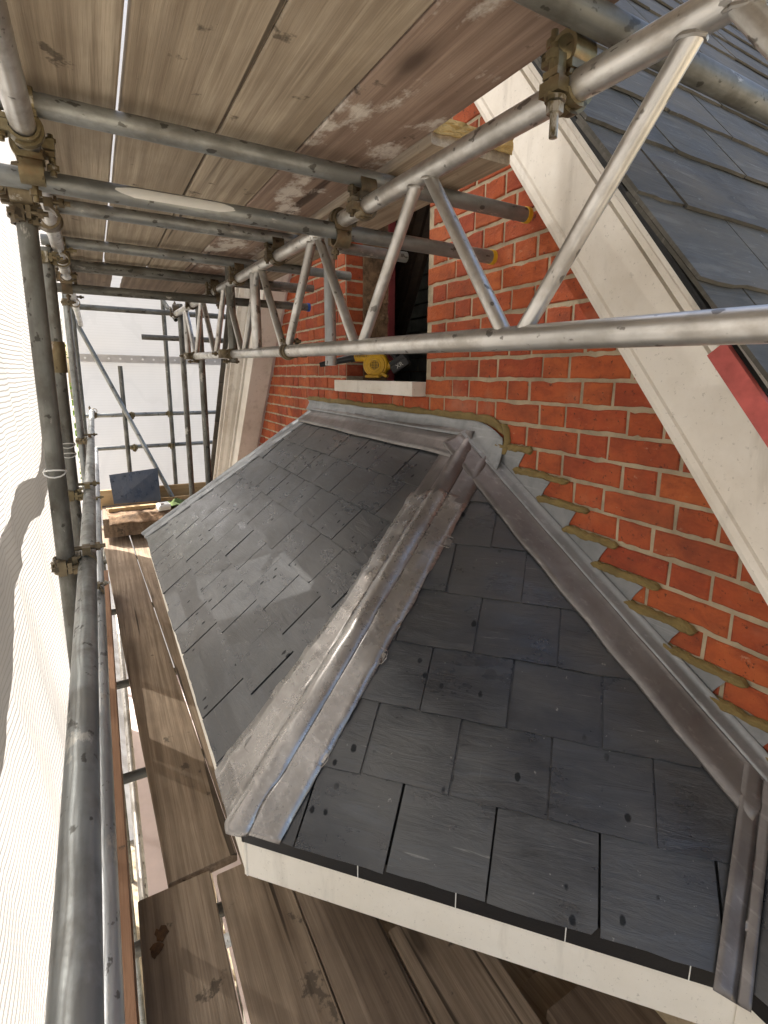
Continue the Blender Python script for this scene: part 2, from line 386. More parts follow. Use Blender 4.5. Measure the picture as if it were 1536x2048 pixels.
# ================================================================== gable house
house = tag(empty('gable_house', (2.47, 0, ZG)), 'red brick gable house with white bargeboards and grey slate roof', 'house')
def hpart(mb, name, mat, smooth=False, parent=None):
    o = mb.obj(name, mat, None, smooth); o.parent = parent or house
    if (parent or house) is house: o.matrix_parent_inverse = Matrix.Translation((-2.47, 0, -ZG))
    return o
X0G, SL = 2.47, 1.25                         # gable apex and slope of the verge
def verge_z(X): return .775 - SL*(abs(X-X0G) - 1.075) if X < X0G else .14 - SL*(abs(X-X0G) - 1.77)
WX0, WX1, WZ0 = 1.985, 2.854, -.018          # window opening
WZ1 = 1.35
# mortar bed with the window hole
CZ = .0765; GU = .1125; GX, GZ = 1.8403, .0776
bed = MB()
def slab(pts, y1=-.0045): bed.prism([Vector((x, y1, z)) for x, z in pts], (0, -.245, 0))
vt = lambda X: verge_z(X) + .22
slab([(-2.5, ZG), (WX0, ZG), (WX0, vt(WX0)), (-2.5, max(ZG+.01, vt(-2.5)))]); slab([(WX1, ZG), (7.0, ZG), (7.0, max(ZG+.01, vt(7.0))), (WX1, vt(WX1))])
slab([(WX0, ZG), (WX1, ZG), (WX1, WZ0-.075), (WX0, WZ0-.075)]); slab([(WX0, WZ1), (WX1, WZ1), (WX1, vt(WX1)), (X0G, vt(X0G)), (WX0, vt(WX0))])
wall = hpart(bed, 'brick_wall', 'mortar')
# bricks: Flemish bond
def brick_mesh(L, H, k):
    rs = random.Random(k); mb = MB(); D = .05; ch = .004
    j = lambda a: rs.uniform(-a, a)
    nx = 7; top = []; bot = []
    for i in range(nx+1):
        x = -L/2 + L*i/nx
        top.append((x+j(.0018), H/2+j(.0013)-.004*(rs.random() < .05))); bot.append((x+j(.0018), -H/2+j(.0013)+.004*(rs.random() < .06)))
    ring = bot + top[::-1]
    fr = [(x, 0.0, z) for x, z in ring]
    cen = lambda x, z, s: (x*(1-s/L*2), z*(1-s/H*2))
    face = [(*cen(x, z, ch),) for x, z in ring]
    vs = [(x, -D, z) for x, z in ring] + [(x, -.003, z) for x, z in ring] + [(x, j(.0006), z) for x, z in face]
    n = len(ring); fs = []
    for b in (0, n):
        for i in range(n): fs.append([b+i, b+(i+1) % n, b+n+(i+1) % n, b+n+i])
    fs.append(list(range(2*n, 3*n)))
    mb.add(vs, [f[::-1] for f in fs]); me = mb.mesh('brick', 'brick')
    me.flip_normals() if False else None
    return me
JT = .0102
stret = [brick_mesh(2*GU-JT, CZ-.0118, k) for k in range(7)]
head = [brick_mesh(GU-JT, CZ-.0118, 50+k) for k in range(7)]
cells = []
for j in range(-19, 19):                       # course j lies between lines j and j+1, downwards
    zc = GZ - (j+.5)*CZ
    for k in range(-14, 8):
        b = 3*k + (0 if j % 2 == 0 else -1.5)
        for u, L in ((b, 2), (b+2, 1)):
            xc = GX - (u + L/2)*GU
            x0, x1 = xc-L*GU/2, xc+L*GU/2
            if zc > verge_z(xc) + .13 or zc < -1.45 or x1 < -.1 or x0 > 6.0: continue
            if zc > WZ0-.075 and zc < WZ1 and x1 > WX0+.004 and x0 < WX1-.004:
                if x0 < WX0-.05 and x1 > WX0: x1 = WX0
                elif x1 > WX1+.05 and x0 < WX1: x0 = WX1
                else: continue
            cells.append((xc, zc, L, x0, x1))
def bay_top(X):                                # top of the bay roof against the wall: bricks below it cannot be seen
    if X < 1.632: return -.219 - .552*(1.632-X)
    if X < 3.387: return -.21
    return -.21 - 1.4*(X-3.387)
seen = [c for c in cells if c[1] > bay_top(c[0])-.05 and c[1] < verge_z(c[0])+.06 and not (1.55 < c[0] < 9 and c[1] > .62)]
seen.sort(key=lambda c: -c[2]/((c[0]**2+1.25**2+c[1]**2)))
top300 = set(id(c) for c in seen[:300]); rest = MB()
for i, c in enumerate(cells):
    xc, zc, L, x0, x1 = c; full = abs(x1-x0-L*GU) < 1e-6
    me = (stret if L == 2 else head)[random.randrange(7)]
    sx = 1.0 if full else (x1-x0-JT/2)/(L*GU-JT)
    loc = Vector(((x0+x1)/2+random.uniform(-.0015, .0015) + (0 if full else .0), random.uniform(-.0015, .0015), zc+random.uniform(-.0012, .0012)))
    if id(c) in top300:
        o = link('brick', me, wall); o.location = loc; o.scale = (sx*random.choice((-1, 1)), 1, 1)
        o.rotation_euler = (random.uniform(-.008, .008), random.uniform(-.008, .008), random.uniform(-.006, .006))
    else:
        rest.add([Vector((v.co.x*sx, v.co.y, v.co.z))+loc for v in me.vertices], [list(p.vertices) for p in me.polygons])
o = rest.obj('brick_remainder', 'brick', wall); tag(o, kind='stuff')
# reveal bricks of the far jamb (seen end on, facing the viewer)
for j in range(-12, 1):
    zc = GZ - (j+.5)*CZ
    if zc < WZ0+.01: continue
    L = .103 if j % 2 else .103
    o = link('brick', head[j % 7], wall); o.rotation_euler = (0, 0, math.pi/2); o.location = (WX1-.003, -.06, zc)
hpart(MB().box((WX1+.06, -.19, .65), (.15, .16, 1.5)), 'broken_jamb_core', 'rubble')
P = [[(WX1-.004-.03*abs(vn(y*17, z*13))-.014*vn(y*45, z*38), y, z) for y in [-.112-.16*i/14 for i in range(15)]] for z in [-.02+1.35*j/90 for j in range(91)]]
hpart(MB().sheet(P), 'rubble_face', 'rubble')
M['red_dark'] = plain('dark_red_timber', (.16, .025, .028), .7, var=.2)
hpart(MB().box((WX1-.015, -.285, .62), (.03, .04, 1.4)), 'red_window_post', 'red_dark')
# dim loft behind the opening
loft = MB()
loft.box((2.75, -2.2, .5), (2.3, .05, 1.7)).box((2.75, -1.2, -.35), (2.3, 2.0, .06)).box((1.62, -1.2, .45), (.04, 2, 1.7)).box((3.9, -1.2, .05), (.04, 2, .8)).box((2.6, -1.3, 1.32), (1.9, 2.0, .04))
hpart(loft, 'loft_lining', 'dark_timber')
bl = MB()
for r in range(16):
    for k in range(7):
        bl.box((2.95+.25*k+.12*(r % 2)-.3, -.93+random.uniform(-.006, .006), -.3+.1*r), (.238, .05, .09), None, jitter=.003)
M['block'] = plain('grey_green_blockwork', (.17, .18, .16), .85, var=.2, scale=10, bump=.5)
hpart(bl, 'blockwork', 'block')
hpart(MB().box((3.3, -.98, .5), (2.2, .06, 1.8)), 'block_mortar', 'rubble')
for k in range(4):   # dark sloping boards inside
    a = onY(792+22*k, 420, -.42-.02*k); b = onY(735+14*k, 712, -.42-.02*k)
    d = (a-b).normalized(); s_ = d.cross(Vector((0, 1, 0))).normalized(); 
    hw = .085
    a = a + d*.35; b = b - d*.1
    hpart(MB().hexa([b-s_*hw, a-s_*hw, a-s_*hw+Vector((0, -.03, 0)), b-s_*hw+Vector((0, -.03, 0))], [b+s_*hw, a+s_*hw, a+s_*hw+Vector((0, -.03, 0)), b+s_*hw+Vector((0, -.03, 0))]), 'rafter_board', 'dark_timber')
# sill
si = hpart(MB().box(((1.985+2.86)/2, .005, -.0475), (2.86-1.985, .13, .063)), 'window_sill', 'white_paint'); bevel(si, .004)
# bargeboards: profile (offset across the board, projection) swept along both verges
prof = [(-.012, .02), (-.012, .178), (0, .183), (.014, .181), (.018, .175), (.146, .175), (.148, .160), (.158, .158), (.160, .190), (.176, .196), (.186, .188), (.189, .176), (.196, .176), (.199, .222), (.212, .250), (.214, .282), (.228, .285), (.231, .262), (.236, .262), (.238, .306), (.262, .31), (.262, .02)]
cs = 1/math.hypot(1, SL)
def sweep(X_a, X_b, sgn, name):
    P = []
    nseg = 60
    for i in range(nseg+1):
        X = X_a + (X_b-X_a)*i/nseg; z = verge_z(X)
        row = []
        for w_, y in prof:
            row.append((X + (-sgn)*w_*SL*cs if False else X - sgn*w_*SL*cs, y + .0012*vn(X*7, w_*9, 3), z + w_*cs + .0012*vn(X*5, w_*20)))
        P.append(row)
    return hpart(MB().sheet(P), name, 'white_paint')
b1 = sweep(X0G-.02, -.9, 1, 'bargeboard'); b2 = sweep(X0G+.02, 7.0, -1, 'bargeboard')
# soffit of the far verge
P = []
for i in range(31):
    X = X0G + (7.0-X0G)*i/30; z = verge_z(X) - .004; P.append([(X, -.02, z), (X, .174, z)])
hpart(solidify(MB().sheet(P).obj('tmp', 'pink_soffit'), .01) and MB().sheet(P), 'verge_soffit', 'pink_soffit'); bpy.data.objects.remove(bpy.data.objects['tmp'])
# red primed batten lying along the outside of the near barge
a = onY(1428, 712, .315); b = a + Vector((-1, 0, -SL)).normalized()*1.0
dd = (b-a).normalized(); up = Vector((-SL, 0, 1)).normalized()
rb = hpart(MB().hexa([a, a+up*.035, a+up*.035+Vector((0, .022, 0)), a+Vector((0, .022, 0))], [b, b+up*.035, b+up*.035+Vector((0, .022, 0)), b+Vector((0, .022, 0))]), 'red_batten', 'red_timber')
# main roof slope towards the viewer
ut = Vector((math.cos(rad(51.4)), 0, math.sin(rad(51.4))))    # up the slope
nr = Vector((-ut.z, 0, ut.x)); yv = Vector((0, 1, 0))
RO = Vector((.80, .31, .425)) + nr*.004
dk = MB(); q = [RO+ut*a_+yv*b_-nr*.02 for a_, b_ in ((-2.2, -.17), (4.4, -.17), (4.4, -5), (-2.2, -5))]
dk.prism(q, -nr*.05); mroof = hpart(dk, 'main_roof', 'slate_edge')
G2, W2 = .228, .305
def slate_poly(poly, tilt, th, rs, mat, name, parent, org, ux, uy, un, g0, full):
    """one slate from a polygon in roof coordinates; its tail rides up on the courses below"""
    vs = []; n = len(poly); 
    hgt = lambda s: tilt*(1-(s-g0)/full)
    low = [org+ux*x+uy*y+un*hgt(y) for x, y in poly]; topv = [p+un*th for p in low]
    c = sum(low, Vector())/n
    R = Matrix((ux, uy, un))
    loc = [R @ (p-c) for p in low+topv]
    mb = MB().add(loc, [list(range(n))[::-1], list(range(n, 2*n))] + [[i, (i+1) % n, n+(i+1) % n, n+i] for i in range(n)])
    o = link(name, mb.mesh(name, mat), parent); frame(o, ux, uy, un, c); return o
def clip(poly, lines):
    for (px, py, nx, ny) in lines:             # keep the side where (p-p0).n >= 0
        outp = []
        for i in range(len(poly)):
            a, b = poly[i], poly[(i+1) % len(poly)]
            da = (a[0]-px)*nx+(a[1]-py)*ny; db = (b[0]-px)*nx+(b[1]-py)*ny
            if da >= 0: outp.append(a)
            if da*db < 0: t = da/(da-db); outp.append((a[0]+(b[0]-a[0])*t, a[1]+(b[1]-a[1])*t))
        poly = outp
        if len(poly) < 3: return []
    return poly
def ragged(x0, x1, s0, s1, rs, k=4, amp=.0025):
    tail = [(x0+(x1-x0)*i/k, s0+rs.uniform(-amp, amp)) for i in range(k+1)]
    if rs.random() < .10: tail = [(x0+.008, s0)] + tail[1:]; tail[0] = (x0+.012, s0+.001); tail.insert(0, (x0, s0+.014))
    return tail + [(x1+rs.uniform(-amp, amp)*.4, (s0+s1)/2), (x1, s1), (x0, s1), (x0+rs.uniform(-amp, amp)*.4, (s0+s1)/2)]
rs = random.Random(5)
ident = Matrix.Identity(3)
for r in range(-3, 19):
    s0 = .115 + r*G2
    off = 0 if r % 2 else W2/2
    for k in range(0, 8 if r < 6 else 12):
        ya, yb = .035 - .155 - off - k*W2 + W2, .035 - .155 - off - k*W2
        ya = min(ya, .03)
        if ya - yb < .03: continue
        poly = ragged(-ya+.003, -yb-.003, s0+rs.uniform(-.005, .005), s0+2.1*G2, rs, 6, .004)
        slate_poly(poly, .016+rs.uniform(-.001, .004), .0075, rs, 'slate_old', 'slate', mroof, RO, -yv, ut, nr, s0, 2.1*G2)
# dark under-edge layers at the verge
for k, (dy, dz) in enumerate(((.012, -.006), (.005, -.014))):
    q = [RO+ut*a_+yv*b_+nr*dz for a_, b_ in ((-2.2, .0+dy), (2.6, .0+dy), (2.6, -.12), (-2.2, -.12))]
    hpart(MB().prism(q, nr*.005), 'verge_undercloak', 'slate_edge')

# the far slope of the same roof: its dark slate edge shows beyond the far bargeboard
fu = Vector((-1, 0, SL)).normalized(); fn_ = Vector((SL, 0, 1)).normalized()
fo_ = Vector((4.24, 0, .14)) + fn_*.268
q = [fo_ + fu*a_ + yv*b_ for a_, b_ in ((-3.2, -.17), (2.75, -.17), (2.75, -5), (-3.2, -5))]
froof = hpart(MB().prism(q, fn_*.03), 'roof_slope', 'slate_edge')
for r in range(24):
    s0 = -3.0 + r*.228; a_ = fo_ + fu*s0 + yv*.345 + fn_*(.016); 
    p_ = [a_, a_ + yv*-.3, a_ + yv*-.3 + fu*.47 - fn_*.014, a_ + fu*.47 - fn_*.014]
    MB().prism(p_, fn_*.007).obj('slate', 'slate_old', froof)

# ================================================================== bay roof
A = Vector((1.632, 0, -.219)); C1 = Vector((1.17, 1.04, -1.1)); C2 = Vector((.356, .293, -1.1)); V = Vector((.487, 0, -.852))
A2 = Vector((3.387, 0, -.219)); C1f = Vector((3.996, 1.04, -1.1))
bay = tag(empty('bay_roof', (2.5, .5, -1.3)), 'newly slated bay roof with lead hips against the brick wall', 'roof')
def bpart(mb, name, mat, smooth=False, parent=None):
    o = mb.obj(name, mat, None, smooth); o.parent = parent or bay
    if (parent or bay) is bay: o.matrix_parent_inverse = Matrix.Translation((-2.5, -.5, 1.3))
    return o
def bobj(o): o.parent = bay; o.matrix_parent_inverse = Matrix.Translation((-2.5, -.5, 1.3)); return o
xv = Vector((1, 0, 0)); zv = Vector((0, 0, 1))
n_m = (C1f-C1).cross(A-C1).normalized(); s_m = (n_m.cross(xv)).normalized()
if n_m.z < 0: n_m = -n_m
s_m = s_m if s_m.z > 0 else -s_m
e_c = (C1-C2).normalized(); n_c = e_c.cross(A-C2).normalized()
if n_c.z < 0: n_c = -n_c
s_c = n_c.cross(e_c).normalized(); s_c = s_c if s_c.z > 0 else -s_c
n_s = Vector((0, n_m.y, n_m.z)); s_s = Vector((0, -n_s.z, n_s.y))
# solid deck below the slates
dm = -.016
deck = MB()
deck.prism([p + n_m*dm for p in (C1, C1f, A2, A)], -n_m*.03)
deck.prism([p + n_c*dm for p in (C2, C1, A, V)], -n_c*.03)
C3 = Vector((-.6, .293, -1.1)); V3 = Vector((-.6, 0, -.852))
deck.prism([p + n_s*dm for p in (C3, C2, V, V3)], -n_s*.03)
deck.prism([p + Vector((0, 0, -.03)) for p in (C1f, A2, Vector((4.3, 0, -1.1)))], (0, 0, -.03))
bpart(deck, 'roof_deck', 'slate_edge')
GA, WS = .18, .23
def lay(org, ux, uy, un, lines, u0, u1, smax, phase, seed, skip_from=9):
    rs = random.Random(seed)
    r = 0
    while r*GA < smax:
        s0 = r*GA - .012
        k0 = int(u0/WS)-2
        for k in range(k0, int(u1/WS)+3):
            xa = phase + k*WS + (WS/2 if r % 2 else 0); xb = xa+WS
            xa += .0026; xb -= .0026
            poly = ragged(xa+rs.uniform(-.001, .001), xb+rs.uniform(-.001, .001), s0+rs.uniform(-.003, .003), s0+2.1*GA, rs, 5, .0018)
            poly = clip(poly, lines)
            if len(poly) < 3: continue
            ar = abs(sum(poly[i][0]*poly[(i+1) % len(poly)][1]-poly[(i+1) % len(poly)][0]*poly[i][1] for i in range(len(poly))))/2
            if ar < .002: continue
            o = slate_poly(poly, max(.0105, .0125+rs.gauss(0, .0016)), .0052, rs, 'slate', 'slate', None, org-un*.012, ux, uy, un, s0, 2.1*GA)
            bobj(o)
        r += 1
def uv(p, org, ux, uy): d = p-org; return (d.dot(ux), d.dot(uy))
def line_keep(p, q, inside):                   # half-plane through p,q that contains 'inside'
    dx, dy = q[0]-p[0], q[1]-p[1]; nx, ny = -dy, dx
    if (inside[0]-p[0])*nx+(inside[1]-p[1])*ny < 0: nx, ny = -nx, -ny
    l = math.hypot(nx, ny); return (p[0], p[1], nx/l, ny/l)
U = lambda p: uv(p, C1, xv, s_m)
lay(C1, xv, s_m, n_m, [line_keep(U(C1), U(A), (1.5, .5)), line_keep(U(C1f), U(A2), (1.5, .5)), line_keep(U(A), U(A2), (1.5, .5))], 0, 2.9, 1.3, .01, 3)
U = lambda p: uv(p, C2, e_c, s_c)
lay(C2, e_c, s_c, n_c, [line_keep(U(C1), U(A), (.6, .3)), line_keep(U(C2), U(V), (.6, .3)), line_keep(U(V), U(A), (.6, .3))], 0, 1.2, 1.15, .138-.115, 4)
U = lambda p: uv(p, C2, -xv, s_s)
lay(C2, -xv, s_s, n_s, [line_keep(U(C2), U(V), (.5, .1)), line_keep(U(V), U(V3), (.5, .1))], 0, 1.0, .36, .06, 6)

def lead_strip(name, pts, mat, bumpy=.004, th=.003):
    """grid of points already laid on the roof -> dressed lead with small dents"""
    o = bpart(MB().sheet(pts), name, mat, 'all')
    solidify(o, th, 1); return o
# hip: wings on both slopes and a rounded roll between them
def hip(Ca, Aa, n1, n2, d1, d2, w1, w2, name, mat, e0=.05, e1=0, seed=1, taper1=0, cut=True):
    h = (Aa-Ca).normalized(); L = (Aa-Ca).length; P = []
    p1 = (d1 - h*d1.dot(h)).normalized(); p2 = (d2 - h*d2.dot(h)).normalized()
    p1 = (p1 - n1*p1.dot(n1)).normalized(); p2 = (p2 - n2*p2.dot(n2)).normalized()
    nb = (n1+n2).normalized(); N = 90; zmin = Ca.z - .012
    ymin = .012
    for i in range(N+1):
        f_ = i/N; row = []
        def pos(p_, w_, off):                      # start each line of the sheet at the eaves
            t0 = (-e0 if not cut else max(-e0, (zmin - Ca.z - p_.z*w_)/h.z)); t = t0 + (L+e1-t0)*f_
            return t
        tm = -e0 + (L+e0+e1)*f_
        ww1 = w1*(1 + .03*vn(tm*9, seed) + .025*vn(tm*31, seed)) + taper1*max(0, 1-tm/.6)
        ww2 = w2*(1 + .03*vn(tm*8, seed+5) + .025*vn(tm*27, seed+5))
        for a_ in [1, .8, .6, .46, .36, .3]:
            t = pos(p1, ww1*a_, 0)
            row.append(Ca + h*t + p1*ww1*a_ + n1*(.007 + .0045*max(0, vn(t*14, a_*5, seed))**1.2*2 - (.003 if a_ == 1 else 0)))
        for k in range(9):
            f = k/8; x = math.cos(math.pi*f); rr = .034; pl = p1 if x > 0 else p2
            t = pos(pl, rr*abs(x), 0) - (.0 if not cut else .012*math.sin(math.pi*f)*(1-f_))
            row.append(Ca + h*t + (p1*max(x, 0) + p2*max(-x, 0))*rr*1.25 + nb*(.006 + rr*math.sin(math.pi*f)**1.6*.40 + .003*vn(t*12, f*3, seed+2)))
        for a_ in [.3, .36, .46, .6, .8, 1]:
            t = pos(p2, ww2*a_, 0)
            row.append(Ca + h*t + p2*ww2*a_ + n2*(.007 + .0075*max(0, vn(t*7, a_*3, seed+3))**1.4*2 + ((.008*max(0, vn(t*19, seed+12))-.003) if a_ == 1 else 0)))
        P.append([Vector((q_.x, max(q_.y, ymin+.004*vn(q_.x*30, q_.z*30)), q_.z)) for q_ in row])
    return lead_strip(name, P, mat)
hp = hip(C1, A, n_m, n_c, xv, -e_c, .135, .125, 'hip_lead', 'lead', .045, -.30, 1, .075)
h_ = (A-C1).normalized()
hip(C1 + h_*((A-C1).length-.33), A, n_m, n_c, xv, -e_c, .115, .125, 'hip_saddle', 'lead_dark', 0, -.03, 4, 0, False)
n_f = Vector((n_c.x*-1, n_c.y, n_c.z))
hip(C1f, A2, n_m, n_f, -xv, (Vector((1, -1, 0))), .12, .1, 'hip_lead', 'lead_pale', .03, .02, 8)
# rounded lead end over the corner and clips along the edges
for k, (t, sd, wdt) in enumerate(((.16, 1, .145), (.52, 1, .135), (.78, 1, .128), (1.0, 1, .115), (.22, 2, .124), (.52, 2, .13), (.62, 2, .12), (.95, 2, .14))):
    p_ = (xv - h_*xv.dot(h_)).normalized() if sd == 1 else (-e_c - h_*(-e_c).dot(h_)).normalized(); nn = n_m if sd == 1 else n_c
    c = C1 + h_*t + p_*(wdt-.004) + nn*.0095
    mb = MB().prism([c-h_*.017-p_*.02-nn*.003, c+h_*.017-p_*.02-nn*.003, c+h_*.011+p_*.004-nn*.003, c-h_*.011+p_*.004-nn*.003], nn*.0016).path([c - h_*.022 - p_*.03, c - h_*.02 + p_*.006, c + p_*.012 + nn*.004, c + h_*.02 + p_*.004, c + h_*.024 - p_*.03], .0011, 6)
    if False: mb.hexa([c-h_*.02-p_*.02, c+h_*.02-p_*.02, c+h_*.017+p_*.008, c-h_*.017+p_*.008], [c-h_*.02-p_*.02+nn*.0015, c+h_*.02-p_*.02+nn*.0015, c+h_*.017+p_*.008+nn*.003, c-h_*.017+p_*.008+nn*.003])
    mb.obj('lead_clip', 'lead', hp).matrix_parent_inverse = Matrix.Identity(4)
# apron flashing along the top of the main slope
P = []
for i in range(61):
    X = 1.60 + (3.42-1.60)*i/60; row = []
    base = Vector((X, 0, -.219 + .006*vn(X*2)))
    for a_ in (.13, .1, .06, .03):
        row.append(Vector((X + (.11*(a_/.13) if i == 60 else 0)*0, .0, -.219)) - s_m*(a_+.01*vn(X*3, 2)*(a_/.13)) + n_m*(.009+.0025*vn(X*9, a_*30)))
    row.append(base + Vector((0, .024, .012))); row.append(base + Vector((0, .012, .02)))
    P.append(row)
lead_strip('apron_flashing', P, 'lead_dark')
P = []
for i in range(81):
    X = 1.44 + (3.46-1.44)*i/80
    end = max(0, (1.62-X)/.18)
    top = .062 + .006*vn(X*6) - .05*end**2.2 if X < 1.62 else .062 + .006*vn(X*6)
    zb = -.219 - max(0, 1.632-X)*.552
    row = []
    for f in (0, .12, .3, .5, .7, .85, 1):
        z = zb + .0 + (top - (zb+.219) if X < 1.62 else top)*f
        z = zb + (-.219 + top - zb)*f
        row.append((X, .006 + .026*(1-f)**2.5 + .004*vn(X*14, f*4, 1) + (.004 if f == 1 else 0), z))
    P.append(row)
lead_strip('wall_upstand', P, 'lead_pale')
# flashing down the near slope: strip on the slates ...
wl = (V-A).normalized(); LW = (V-A).length
pr_ = (n_c.cross(wl)).normalized(); pr_ = pr_ if pr_.y > 0 else -pr_
P = []
for i in range(81):
    t = -.03 + (LW+.10)*i/80; c = A + wl*t; wd = .115 + .012*min(1, t/.5) + .004*vn(t*9, 7); row = []
    for a_ in (.30, .33, .42, .6, .8, .97, 1):
        row.append(c + pr_*wd*a_ + n_c*(.011 + (.004 if a_ == .3 else .002 if a_ == .33 else 0) + .004*max(0, vn(t*8, a_*5, 9)) - .006*(a_ > .98)))
    P.append(row)
lead_strip('abutment_lead', P, 'lead_dark')
P = []
for i in range(81):
    t = -.03 + (LW+.10)*i/80; c = A + wl*t; wd = .115 + .012*min(1, t/.5) + .004*vn(t*9, 7)
    P.append([c + Vector((0, .0065, .03)), c + Vector((0, .0075, .016)), c + pr_*wd*.12 + n_c*.016, c + pr_*wd*.24 + n_c*(.0165+.001*vn(t*20)), c + pr_*wd*.31 + n_c*.0165])
lead_strip('cover_flashing', P, 'lead_pale')
# ... and the stepped part against the wall, with fresh pointing in each raked joint
slope = (A.z-V.z)/(A.x-V.x)
zcr = lambda X: A.z - slope*(A.x-X) + .012
rp = random.Random(8)
def tooth(j): return 1.365 - .1225*(j-5)
for j in range(4, 15):
    zl = GZ - j*CZ; xs = tooth(j); xn = tooth(j+1); tip = xs - .155 + rp.uniform(-.008, .008); zt = zl - .004
    zq = lambda X: A.z - slope*(A.x-X)
    poly = [(xs+.03, zt), (xs-.05, zt-.002), (tip, zl-.019+rp.uniform(-.003, .003)), ((tip+xn)/2+.002, zl-.05), (xn-.002, zl-CZ-.003), (xn-.05, zq(xn-.05)+.012), (xs+.06, zq(xs+.06)+.012)]
    bpart(MB().prism([Vector((x, .003 + .0014*(j % 2), z)) for x, z in poly], (0, .0022, 0)), 'step_flashing', 'lead_pale')
    P = []; n = 40; xe = tip - rp.uniform(.03, .08); kk = rp.uniform(0, 50)
    for i in range(n+1):
        x = xs + .014 + (xe - xs - .014)*i/n; k = min(1, i/1.5, (n-i)/2.5)
        up = (.011 + .008*vn(x*26, kk) + .005*vn(x*70, kk))*max(.12, k); dn = (.0135 + .006*vn(x*22, kk+7) + .004*vn(x*65, kk))*max(.12, k); rr = []
        for q_ in range(9):
            f = q_/8; z = zl - .006 + up - (up+dn)*f
            rr.append((x + .002*vn(x*40, q_, j), .0055 + (.0065+.004*vn(x*35, f*4, kk)+.002*vn(x*90, f*9, kk))*min(1, math.sin(math.pi*f)*1.8) - (.006 if q_ in (0, 8) else 0), z))
        P.append(rr)
    bpart(MB().sheet(P), 'pointing', 'pointing', 'all')
P = []; n = 110
for i in range(n+1):
    X = 3.50 - (3.50-1.43)*i/n; k = min(1, i/2, (n-i)/2)
    zt = -.148 + .008*vn(X*5) + .005*vn(X*19) - (.05*max(0, (1.56-X)/.13)**2 if X < 1.56 else 0); hh = (.017+.009*vn(X*9, 4)+.005*vn(X*40, 2))*max(.2, k); rr = []
    for q_ in range(7):
        f = q_/6*math.pi; rr.append((X, .001+.008*min(1, 1.6*math.sin(f))+.004*vn(X*30, q_), zt - hh*math.cos(f)))
    P.append(rr)
bpart(MB().sheet(P), 'pointing', 'pointing', 'all')
P = []
for i in range(25):
    t = i/24; X = 1.445 - .02*math.sin(t*3); z = -.155 - .11*t; rr = []
    for q_ in range(7):
        f = q_/6*math.pi; rr.append((X - .016*math.cos(f)+.004*vn(t*9, q_), .001+.011*math.sin(f), z))
    P.append(rr)
bpart(MB().sheet(P), 'pointing', 'pointing', 'all')
# valley
vh = (V-C2).normalized(); P = []
for i in range(31):
    t = -.05 + ((V-C2).length+.05)*i/30; c = C2 + vh*t; row = []
    d1 = (e_c - vh*e_c.dot(vh)).normalized(); d2 = (-xv - vh*(-xv).dot(vh)).normalized()
    for a_ in (1, .7, .35, .1): row.append(c + d1*.042*a_ + n_c*(.012+.003*vn(t*15, a_)))
    row.append(c + (n_c+n_s)*.006)
    for a_ in (.1, .35, .7, 1): row.append(c + d2*.026*a_ + n_s*(.012+.003*vn(t*15, a_, 3)))
    P.append(row)
lead_strip('valley_lead', P, 'lead_dark')
# eaves: black strip, cream fascia, little white joints
def eaves(pa, pb, outw, name):
    d = (pb-pa).normalized(); i_ = -outw
    a = pa + i_*.006; b = pb + i_*.006
    bpart(MB().prism([a+zv*-.002, b+zv*-.002, b+zv*-.062, a+zv*-.062], i_*.06), 'eaves_strip', 'black_felt')
    a2 = pa + i_*.012; b2 = pb + i_*.012
    f = bpart(MB().prism([a2+zv*-.058, b2+zv*-.058, b2+zv*-.168, a2+zv*-.168], i_*.022), 'fascia', 'cream_paint'); 
    bpart(MB().prism([a2+i_*.023+zv*-.15, b2+i_*.023+zv*-.15, b2+i_*.023+zv*-.16, a2+i_*.023+zv*-.16], i_*.34), 'eaves_soffit', 'cream_paint')
    n = int((pb-pa).length/.235)
    for k in range(n):
        p = a + d*(.1 + .235*k) - i_*.001
        bpart(MB().prism([p+zv*-.012, p+d*.0022+zv*-.012, p+d*.0022+zv*-.06, p+zv*-.06], -i_*.001), 'strip_joint', 'white_plastic')
o_c = Vector((-e_c.y, e_c.x, 0)); o_c = o_c if o_c.y > 0 else -o_c
eaves(C1 + xv*.0, C1f, Vector((0, 1, 0)), 'main')
eaves(C2 - e_c*.02, C1, o_c, 'cant')
eaves(C3, C2, Vector((0, 1, 0)), 'skirt')
# the bay under the eaves: wall and pale window frame
bw = MB()
ins = [Vector((C1.x+.08, .86, 0)), Vector((3.9, .86, 0)), Vector((3.9, 0, 0)), Vector((.62, 0, 0)), Vector((.62, .2, 0))]
ins = [Vector((3.75, .62, ZG)), Vector((1.62, .62, ZG)), Vector((1.04, .05, ZG)), Vector((1.04, 0, ZG)), Vector((3.75, 0, ZG))]
bw.prism(ins, (0, 0, -1.262-ZG)); bpart(bw, 'bay_wall', 'cream_paint')

